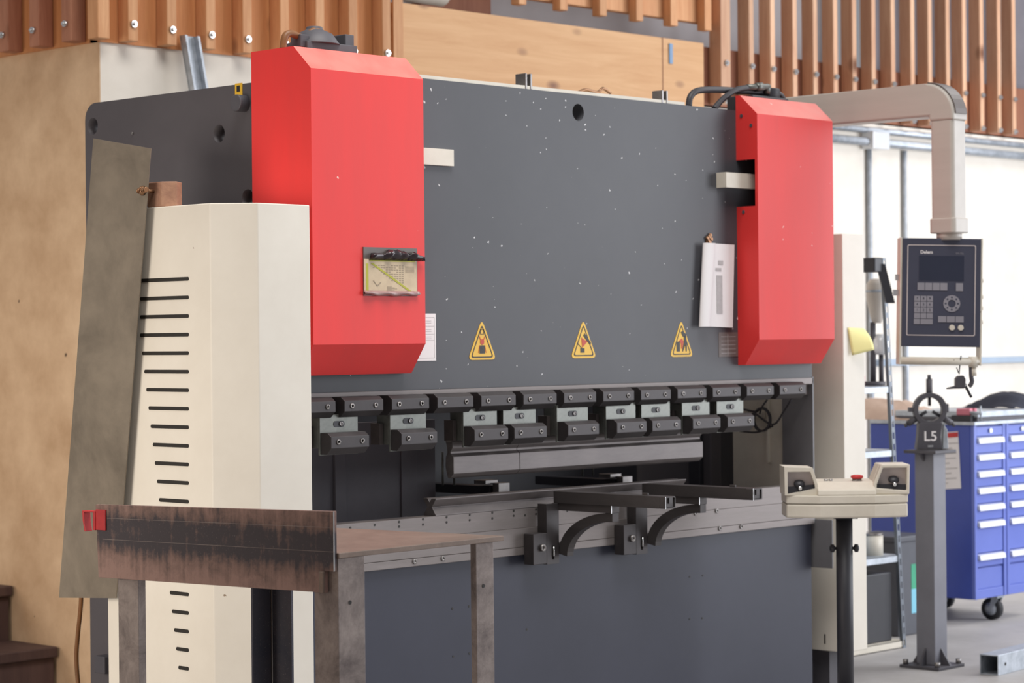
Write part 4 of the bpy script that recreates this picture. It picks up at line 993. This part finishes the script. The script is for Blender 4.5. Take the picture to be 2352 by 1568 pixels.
# ================================================================== BACKGROUND RIGHT
# blue drawer cabinet
cxF, cyF = 4.03, .93
zc0, zc1 = .13, hY(.93, 2238, 972).z
wC = .31
bc = thing('tool_cabinet', (cxF+wC, cyF+.3, 0), 'blue drawer cabinet on castors by the white wall', 'cabinet')
yB_ = hX(cxF, 2000, 1100).y
MB().box(cxF, cxF+2*wC, cyF+.015, min(yB_, WY-.02), zc0, zc1-.01).build('carcass', 'blue', bc, .004)
xs_ = [(cxF, cxF+wC), (cxF+wC, cxF+2*wC)]
for (xa, xb) in xs_:
    MB().box(xa+.004, xa+.03, cyF-.006, cyF+.02, zc0, zc1-.01).box(xb-.03, xb-.004, cyF-.006, cyF+.02, zc0, zc1-.01).build('stile', 'bluelight', bc, .003)
    hz = [hY(cyF, 2275, p).z for p in (1011, 1049.5, 1088, 1126, 1164.5, 1203, 1278)]
    tops = [h+.022 for h in hz]
    zz = tops+[hz[-1]-.05]
    dr = MB().box(xa+.032, xb-.032, cyF-.004, cyF+.02, tops[0]+.004, zc1-.02).build('drawer', 'bluelight', bc, .002)
    MB().cyl(((xa+xb)/2, cyF-.004, tops[0]+.03), ((xa+xb)/2, cyF-.014, tops[0]+.03), .012, n=16).build('lock', 'bright', dr)
    for k in range(7):
        z0 = (tops[k+1] if k < 6 else hz[6]-.05)+.004
        dr = MB().box(xa+.032, xb-.032, cyF, cyF+.02, z0, tops[k]).build('drawer', 'bluelight', bc, .002)
        MB().prism([(cyF-.022, hz[k]-.012), (cyF-.018, hz[k]+.014), (cyF, hz[k]+.020), (cyF, hz[k]-.006)], 0, xa+.034, xb-.034).build('handle', 'handle', dr, .002)
    MB().box(xa+.032, xb-.032, cyF+.004, cyF+.02, zc0+.05, hz[6]-.055).box(xa+.032, xb-.032, cyF-.002, cyF+.02, zc0, zc0+.05).build('bottom_panel', 'bluelight', bc, .003)
MB().box(cxF-.01, cxF+2*wC+.01, cyF-.02, min(yB_, WY-.02), zc1-.01, zc1+.008).build('worktop', 'galv', bc, .002)
MB().box(cxF+.03, cxF+2*wC+.01, cyF-.01, cyF+.5, zc1+.008, zc1+.03).build('top_mat', 'dkgrey', bc, .002)
zt2 = zc1+.03
MB().box(cxF+.03, cxF+2*wC+.01, cyF-.015, cyF+.5, zt2, zt2+.03).build('top_tray', 'galv', bc, .003)
for (wx, wy) in ((cxF+.27, cyF+.02), (cxF+.06, cyF+.55), (cxF+.55, cyF+.5)):
    r = .058
    cs = MB().box(wx-.035, wx+.035, wy-.01, wy+.06, zc0-.012, zc0).prism([(wy-.008, zc0-.012), (wy+.03, zc0-.012), (wy+.05, r-.01), (wy+.035, r-.01)], 0, wx-.026, wx-.021).prism([(wy-.008, zc0-.012), (wy+.03, zc0-.012), (wy+.05, r-.01), (wy+.035, r-.01)], 0, wx+.021, wx+.026).build('castor', 'galv', bc)
    MB().lathe([(.03, -.018), (r, -.016), (r, .016), (.03, .018)], (wx, wy+.042, r), 28, (1, 0, 0)).build('wheel', 'rubber', cs)
    MB().lathe([(.012, -.024), (.034, -.019), (.034, .019), (.012, .024)], (wx, wy+.042, r), 20, (1, 0, 0)).build('hub', 'galv', cs)
# notice on the cabinet side
nx = cxF-.001
P_ = [hX(nx, *q) for q in ((2152, 994), (2201, 990), (2208, 1121), (2155, 1124))]
t = thing('notice_sheet', (nx, (P_[0].y+P_[1].y)/2, P_[2].z), 'printed notice with red header on the blue cabinet side', 'notice')
MB().prism([(p.y, p.z) for p in P_], 0, nx-.003, nx).build('paper', 'white', t)
m = MB(); P2 = [hX(nx, *q) for q in ((2152, 996), (2201, 992), (2201.5, 1003), (2152.5, 1007))]
m.prism([(p.y, p.z) for p in P2], 0, nx-.0045, nx-.003).build('header', 'redclip', t)
m = MB()
for k in range(9):
    y0 = 1018+k*11.5; w_ = (44, 30, 40, 38, 24, 42, 28, 40, 20)[k]
    q = [hX(nx, *r) for r in ((2158, y0), (2158+w_, y0-2), (2158+w_, y0), (2158, y0+2))]
    m.prism([(p.y, p.z) for p in q], 0, nx-.0045, nx-.003)
m.build('printed_lines', 'print', t)
# black cloth on the worktop
m = MB(); c = hY(cyF+.2, 2305, 945); N = 14
for j in range(N+1):
    for i in range(N+1):
        u, v = i/N, j/N
        hgt = .085*math.sin(PI*min(1, u*1.0))**.7*math.sin(PI*v)**.5*(1-.25*abs(u-.35))+.008*math.sin(u*19+v*7)
        m.v.append(Vector((c.x-.13+.42*u, cyF+.06+.32*v, zt2+.031+max(0, hgt))))
for j in range(N):
    for i in range(N):
        q = j*(N+1)+i; m.sm.add(len(m.f)); m.f.append((q, q+1, q+N+2, q+N+1))
tag(m.build('cloth', 'cloth', None), 'crumpled black cloth heaped on top of the blue cabinet', 'cloth')
# small vice-like gadget at the cabinet corner
c = hX(cxF+.02, 2212, 965)
t = thing('small_vice', (cxF+.05, c.y, zc1+.008), 'small black bench vice on the corner of the blue cabinet', 'vice')
MB().box(cxF+.0, cxF+.1, c.y-.06, c.y+.06, zc1+.009, zc1+.04).build('base', 'black', t, .003)
MB().box(cxF+.02, cxF+.05, c.y-.04, c.y+.04, zc1+.04, zc1+.075).box(cxF+.07, cxF+.09, c.y-.04, c.y+.04, zc1+.04, zc1+.075).build('jaw', 'pink', t, .003)
MB().cyl((cxF+.03, c.y, zc1+.06), (cxF+.03, c.y-.11, zc1+.05), .008).cyl((cxF+.03, c.y-.1, zc1+.09), (cxF+.03, c.y-.1, zc1+.012), .005).build('screw_handle', 'galv', t)
# heap of brown stuff on the rear of the bench
m = MB(); rr = random.Random(5); c = hX(cxF+.1, 2090, 960)
N = 10
for j in range(N+1):
    for i in range(N+1):
        u, v = i/N, j/N
        m.v.append(Vector((cxF+.02+.3*u, 1.25+.75*v, zc1+.009+.10*(math.sin(PI*u)**.6)*(math.sin(PI*v)**.5)*(.7+.5*rr.random()))))
for j in range(N):
    for i in range(N):
        q = j*(N+1)+i; m.sm.add(len(m.f)); m.f.append((q, q+1, q+N+2, q+N+1))
tag(m.build('rag_pile', paint('beige rags', (214, 190, 172), (190, 164, 148), .9, scale=10), None), 'low heap of beige rags on the rear of the blue cabinet', 'rags')

# pedestal with steady rest
cf = Vector((3.06, .70, 0))
pedx0 = hY(.64, 2103, 1300); 
pw = .085
ccol = at(2138, 1250, 10.55); X0, Y0 = ccol.x, ccol.y
sp_ = 10.55/FPX
ps = thing('pedestal', (X0, Y0, 0), 'grey square steel pedestal bolted to the floor', 'pedestal')
hw_ = .050
z_pl = at(2120, 1034, 10.5).z
MB().box(X0-hw_, X0+hw_, Y0-hw_, Y0+hw_, .014, z_pl-.014).build('post', 'post', ps, .004)
MB().box(X0-.105, X0+.105, Y0-.105, Y0+.105, 0, .014).build('base_plate', 'dkgrey', ps, .002)
for sx, sy in ((-1, 0), (1, 0), (0, -1), (0, 1)):
    if sx: MB().prism([(X0+sx*hw_, .014), (X0+sx*(hw_+.05), .014), (X0+sx*hw_, .09)], 1, Y0-.005, Y0+.005).build('gusset', 'dkgrey', ps)
    else: MB().prism([(Y0+sy*hw_, .014), (Y0+sy*(hw_+.05), .014), (Y0+sy*hw_, .09)], 0, X0-.005, X0+.005).build('gusset', 'dkgrey', ps)
for sx in (-1, 1):
    for sy in (-1, 1): MB().cyl((X0+sx*.085, Y0+sy*.085, .014), (X0+sx*.085, Y0+sy*.085, .036), .013, n=6).build('anchor_bolt', 'bolt', ps)
MB().box(X0-.085, X0+.085, Y0-.085, Y0+.085, z_pl-.014, z_pl).build('top_plate', 'dkgrey', ps, .002)
MB().prism([(X0-hw_, z_pl-.014), (X0-.082, z_pl-.014), (X0-hw_, z_pl-.05)], 1, Y0-.006, Y0+.006).prism([(X0+hw_, z_pl-.014), (X0+.082, z_pl-.014), (X0+hw_, z_pl-.05)], 1, Y0-.006, Y0+.006).build('top_gusset', 'dkgrey', ps)
sr = thing('steady_rest', (X0, Y0, z_pl), 'dark iron three jaw steady rest standing on the pedestal', 'steady rest', None, FACE)
s2 = 10.5/FPX
Q = lambda px: (px-2137)*s2
Z = lambda py: -(py-1031)*s2
rc = (Q(2137), Z(938))
oc = [(rc[0]+.076*math.cos(2*PI*k/32), rc[1]+.076*math.sin(2*PI*k/32)) for k in range(32)]
ic = [(rc[0]+.054*math.cos(2*PI*k/32), rc[1]+.054*math.sin(2*PI*k/32)) for k in range(32)]
bm_ = MB().ring(oc, ic, 1, -.025, .025)
bm_.prism([(Q(2110), Z(968)), (Q(2122), Z(968)), (Q(2153), Z(968)), (Q(2164), Z(968)), (Q(2160), Z(1000)), (Q(2164), Z(1029)), (Q(2104), Z(1029)), (Q(2108), Z(1000))], 1, -.028, .04)
bm_.prism([(Q(2088), Z(933)), (Q(2101), Z(933)), (Q(2101), Z(943)), (Q(2088), Z(943))], 1, -.02, .02).prism([(Q(2170), Z(925)), (Q(2180), Z(925)), (Q(2180), Z(945)), (Q(2170), Z(945))], 1, -.02, .02)
bm_.build('body', 'dkgrey', sr, .003, local=True)
for ang in (90, 213, 327):
    t_ = math.radians(ang); dx, dz = math.cos(t_), math.sin(t_); c_ = Vector((rc[0], 0, rc[1])); dv = Vector((dx, 0, dz))
    L1 = .139 if ang == 90 else .118
    MB().cyl(c_+dv*.060, c_+dv*L1, .0145, n=16).cyl(c_+dv*L1, c_+dv*(L1+.018), .0085, n=10).build('jaw_sleeve', 'dkgrey', sr, local=True)
    MB().cyl(c_+dv*.016, c_+dv*.062, .0075, n=10).build('jaw', 'black', sr, local=True)
text('L5', .062, 'cast_mark', 'white', sr, Matrix.Translation((Q(2136), -.0285, Z(1000))) @ RT, .012)
MB().prism([(Q(2130), Z(1024)), (Q(2142), Z(1024)), (Q(2142), Z(1020)), (Q(2130), Z(1020))], 1, -.029, -.028).build('plate', 'bright', sr, local=True)
MB().prism([(Q(2168), Z(972)), (Q(2176), Z(985)), (Q(2178), Z(1029)), (Q(2165), Z(1029))], 1, -.02, .06).build('side_casting', 'galv', sr, .002, local=True)

# shelving unit behind the right cabinet: perforated uprights, shelves
dS = 11.2; u0 = at(2078, 1474, dS); u1 = at(2031, 592, dS)
shx, shy = u0.x, u0.y
su = thing('shelving_unit', (shx-.4, shy+.2, 0), 'slotted angle steel shelving behind the right cream cabinet', 'shelf')
def upright(bx, by, tx, ty, ztop, name='upright'):
    m = MB(); P0, P1 = Vector((bx, by, 0)), Vector((tx, ty, ztop)); n_ = 34
    for k in range(n_):
        a0 = P0+(P1-P0)*(k/n_); a1 = P0+(P1-P0)*((k+1)/n_); h0 = P0+(P1-P0)*((k+.22)/n_); h1 = P0+(P1-P0)*((k+.78)/n_)
        w, g = .013, .0065
        i0 = len(m.v)
        for yy in (0, .003):
            for c_, hx in ((a0, -w), (a0, w), (a1, w), (a1, -w), (h0, -g), (h0, g), (h1, g), (h1, -g)): m.v.append(c_+Vector((hx, yy, 0)))
        for q in range(4):
            r_ = (q+1) % 4
            m.f += [(i0+q, i0+r_, i0+4+r_, i0+4+q), (i0+8+q, i0+12+q, i0+12+r_, i0+8+r_), (i0+4+q, i0+4+r_, i0+12+r_, i0+12+q), (i0+q, i0+8+q, i0+8+r_, i0+r_)]
    bar(m, P0+Vector((-.0118, .0105, 0)), P1+Vector((-.0118, .0105, 0)), (1, 0, 0), (0, 1, 0), .0012, .0075)
    m.build('upright', 'upright', su)
zt_u = at(2031, 592, dS).z
upright(shx, shy, u1.x, u1.y, zt_u)
upright(shx-1.0, shy, shx-1.0+(u1.x-u0.x), shy+(u1.y-u0.y), zt_u)
upright(shx, shy+.42, u1.x, u1.y+.42, zt_u)
for py in (886, 1032, 1274, 1470):
    zc = at(2060, py, dS).z; f_ = zc/zt_u; ox = (u1.x-u0.x)*f_; oy = (u1.y-u0.y)*f_
    zc = max(zc, .03)
    MB().box(shx-1.02+ox, shx+.02+ox, shy+.004+oy, shy+.44+oy, zc-.004, zc).box(shx-1.02+ox, shx+.02+ox, shy+.004+oy, shy+.01+oy, zc-.032, zc).build('shelf_board', 'galv' if py != 1470 else 'cream_plain', su, .001)
def ontop(py, px): 
    zc = at(2060, py, dS).z; f_ = zc/zt_u
    return Vector((shx+(u1.x-u0.x)*f_, shy+(u1.y-u0.y)*f_, max(zc, .03)))
q = ontop(886, 0)
G = lambda px, py, dd=.12: at(px, py, dS+dd)
gb = G(2006, 884)
t = thing('bench_tool', (gb.x, gb.y, q.z), 'dark lever tool with grey motor on the upper shelf behind the right cabinet', 'tool')
MB().cyl((gb.x, gb.y, q.z), G(2005, 740), .014).cyl((gb.x, gb.y, q.z), (gb.x, gb.y, q.z+.02), .06).build('column', 'dkgrey', t)
mt = G(2014, 742); MB().lathe([(.022, 0), (.036, .05), (.052, .13), (.05, .19), (.03, .215)], mt, 24).build('motor', 'pearl', t)
MB().lathe([(.053, 0), (.053, .012)], mt+Vector((0, 0, .15)), 24).build('motor_band', 'galv', t)
l0, l1 = G(2022, 606, -.07), G(2045, 696, -.07)
bm2 = MB(); bar(bm2, l0, l1, RX, FW, .021, .012); bm2.build('lever_arm', 'black', t)
MB().box(l0.x-.06, l0.x+.005, l0.y-.01, l0.y+.07, l0.z-.04, l0.z+.03).build('clamp_head', 'black', t, .006)
rv = G(2024, 814); MB().lathe([(.0, 0), (.034, .0), (.042, .03), (.042, .07), (.026, .10)], rv, 20).build('reservoir', 'handle', t)
MB().cyl((rv.x, rv.y, q.z), (rv.x, rv.y, rv.z), .012).build('reservoir_stand', 'dkgrey', t)
tag(MB().lathe([(.0, 0), (.034, 0), (.036, .05), (.02, .08), (.008, .09)], (q.x-.19, q.y+.06, q.z), 16).build('funnel', 'pink', None), 'small pink funnel on the upper shelf behind the cabinet', 'funnel')
q = ontop(1274, 0)
t = thing('paint_can', (q.x-.09, q.y+.12, q.z), 'cream paint can standing on the lower middle shelf', 'can')
MB().cyl((q.x-.09, q.y+.10, q.z), (q.x-.09, q.y+.10, q.z+.10), .055, n=28).build('can', 'cream_plain', t)
MB().lathe([(.057, 0), (.057, .008), (.05, .008), (.05, .003)], (q.x-.09, q.y+.10, q.z+.098), 28).build('rim', 'bolt', t)
tag(MB().cyl((q.x-.21, q.y+.12, q.z), (q.x-.21, q.y+.12, q.z+.20), .05, n=28).build('canister', 'bluetape', None), 'tall pale blue canister beside the cream paint can', 'canister')
q = ontop(1470, 0)
tag(MB().box(q.x-.44, q.x-.045, q.y+.04, q.y+.38, q.z, q.z+.33).build('crate', 'black', None, .006), 'black crate standing on the bottom shelf', 'crate')
# dark bin with teal label
t = thing('waste_bin', (3.33, 1.2, 0), 'dark grey bin with teal label between shelving and pedestal', 'bin')
a = at(2062, 1233, 11.6); b_ = at(2110, 1458, 11.6)
MB().box(a.x, a.x+.26, a.y, a.y+.30, 0, a.z-.02).box(a.x-.008, a.x+.268, a.y-.008, a.y+.308, a.z-.03, a.z).build('bin', 'binplastic', t, .006)
c = at(2099, 1335, 11.6)
lx = hY(a.y, 2093, 1340); l1 = hY(a.y, 2096, 1295).z; l2 = hY(a.y, 2096, 1352).z; l3 = hY(a.y, 2096, 1408).z
MB().box(lx.x, lx.x+.07, a.y-.0015, a.y, l2, l1).build('label', 'teal', t); MB().box(lx.x, lx.x+.07, a.y-.0015, a.y, l3, l2).build('lower_label', 'cyan', t)
# square tube on the floor
p = hZ(0, 2293, 1552); q = Vector((1, .17, 0)).normalized()
t = thing('square_tube', (p.x+.4, p.y+.1, 0), 'grey drilled square steel tube lying on the floor', 'tube', None, 0)
hs_ = .09
tm = Matrix.Translation((p.x, p.y, 0)) @ Matrix.Rotation(math.atan2(.10, 1), 4, 'Z')
m = MB()
sq = [(0, .0), (hs_, .0), (hs_, hs_), (0, hs_)]; sqi = [(.005, .005), (hs_-.005, .005), (hs_-.005, hs_-.005), (.005, hs_-.005)]
m.ring(sq, sqi, 0, 0, .9).xf(tm).build('tube', 'galv', t, .002)
MB().cyl((.07, -.0008, hs_/2), (.07, .001, hs_/2), .008, n=14).xf(tm).build('bolt_hole', 'ink', t)

# conduits on the white wall
def zW(px, py): return hY(WY-.03, px, py).z
z1_ = zW(2230, 322); z2_ = zW(2230, 337)
xq0 = hY(WY-.03, 1912, 290).x
tag(MB().cyl((xq0-.6, WY-.03, z1_), (8.8, WY-.03, z1_), .018).build('conduit', 'galv', None), 'upper pale conduit running below the battens', 'conduit')
tag(MB().cyl((xq0-.6, WY-.04, z2_-.03), (8.8, WY-.04, z2_-.03), .024).build('conduit', 'galv', None), 'lower pale conduit running below the battens', 'conduit')
a = hY(WY-.04, 1990, 310); b_ = hY(WY-.04, 2028, 345)
tag(MB().box(a.x, b_.x, WY-.09, WY, b_.z, a.z+.02).build('junction_box', 'handle', None, .004), 'white junction box under the conduits', 'box')
for px, r, lab in ((1998, .016, 'grey vertical conduit below the junction box'), (2079, .014, 'thin vertical conduit left of the pendant post')):
    c = hY(WY-.02, px, 500)
    tag(MB().cyl((c.x, WY-.02, 0), (c.x, WY-.02, z2_-.06), r).build('conduit', 'galv', None), lab, 'conduit')
zr_ = hY(WY-.03, 2300, 826).z
tag(MB().box(hY(WY, 2010, 840).x, 8.8, WY-.03, WY, zr_-.02, zr_+.02).build('wall_rail', 'railblue', None, .003), 'pale blue rail low along the white wall', 'rail')

# ================================================================== LIGHT
wd = bpy.data.worlds.new('daylight'); SC.world = wd; wd.use_nodes = True
bg = wd.node_tree.nodes['Background']; bg.inputs[0].default_value = (.93, .94, 1.0, 1); bg.inputs[1].default_value = .30
def area(name, loc, target, sx, sy, power, col, spread=180):
    l = bpy.data.lights.new(name, 'AREA'); l.shape = 'RECTANGLE'; l.size = sx; l.size_y = sy; l.energy = power; l.color = col; l.spread = math.radians(spread)
    o = bpy.data.objects.new(name, l); COL.objects.link(o); o.location = loc
    o.rotation_euler = (Vector(target)-Vector(loc)).to_track_quat('-Z', 'Y').to_euler()
    return o
area('door_daylight', (6.6, -4.8, 2.5), (2.6, .6, 1.7), 4.5, 4.4, 345, (.93, .95, 1.0))
area('door_daylight', (6.8, -1.6, 1.9), (4.2, 1.0, .9), 2.0, 2.4, 70, (.90, .94, 1.0))
area('skylight', (-1.5, -2.0, 6.5), (-1.4, -.3, 1.0), 4, 2.5, 130, (1.0, .97, .93), 105)
area('skylight', (6.8, -1.0, 6.5), (5.0, .2, 1.0), 4, 2.4, 180, (1.0, .98, .97))
area('rear_window', (-5.0, 4.0, 1.6), (-.45, 4.0, 1.4), 1.4, 1.4, 14, (1.0, .90, .78), 80)  # unseen warm lamp added to brighten the tan side wall
area('side_window', (-5.4, .5, 1.6), (-1.8, .6, 1.0), 1.6, 1.6, 18, (1.0, .92, .82), 70)  # unseen warm lamp added to lift the left cabinet's side

# ================================================================== CAMERA
cd = bpy.data.cameras.new('camera'); cam = bpy.data.objects.new('camera', cd); COL.objects.link(cam)
cd.sensor_fit = 'HORIZONTAL'; cd.sensor_width = 36; cd.lens = FPX*36/W; cd.clip_end = 100
r, d, f = Vector(RX), Vector(DN), Vector(FW)
cam.matrix_world = Matrix(((r.x, -d.x, -f.x, CAM[0]), (r.y, -d.y, -f.y, CAM[1]), (r.z, -d.z, -f.z, CAM[2]), (0, 0, 0, 1)))
cd.dof.use_dof = True; cd.dof.focus_distance = 6.7; cd.dof.aperture_fstop = 5.6
SC.camera = cam
vs = SC.view_settings; vs.view_transform = 'Standard'; vs.look = 'None'; vs.gamma = 1; vs.use_curve_mapping = False; vs.exposure = 0.0
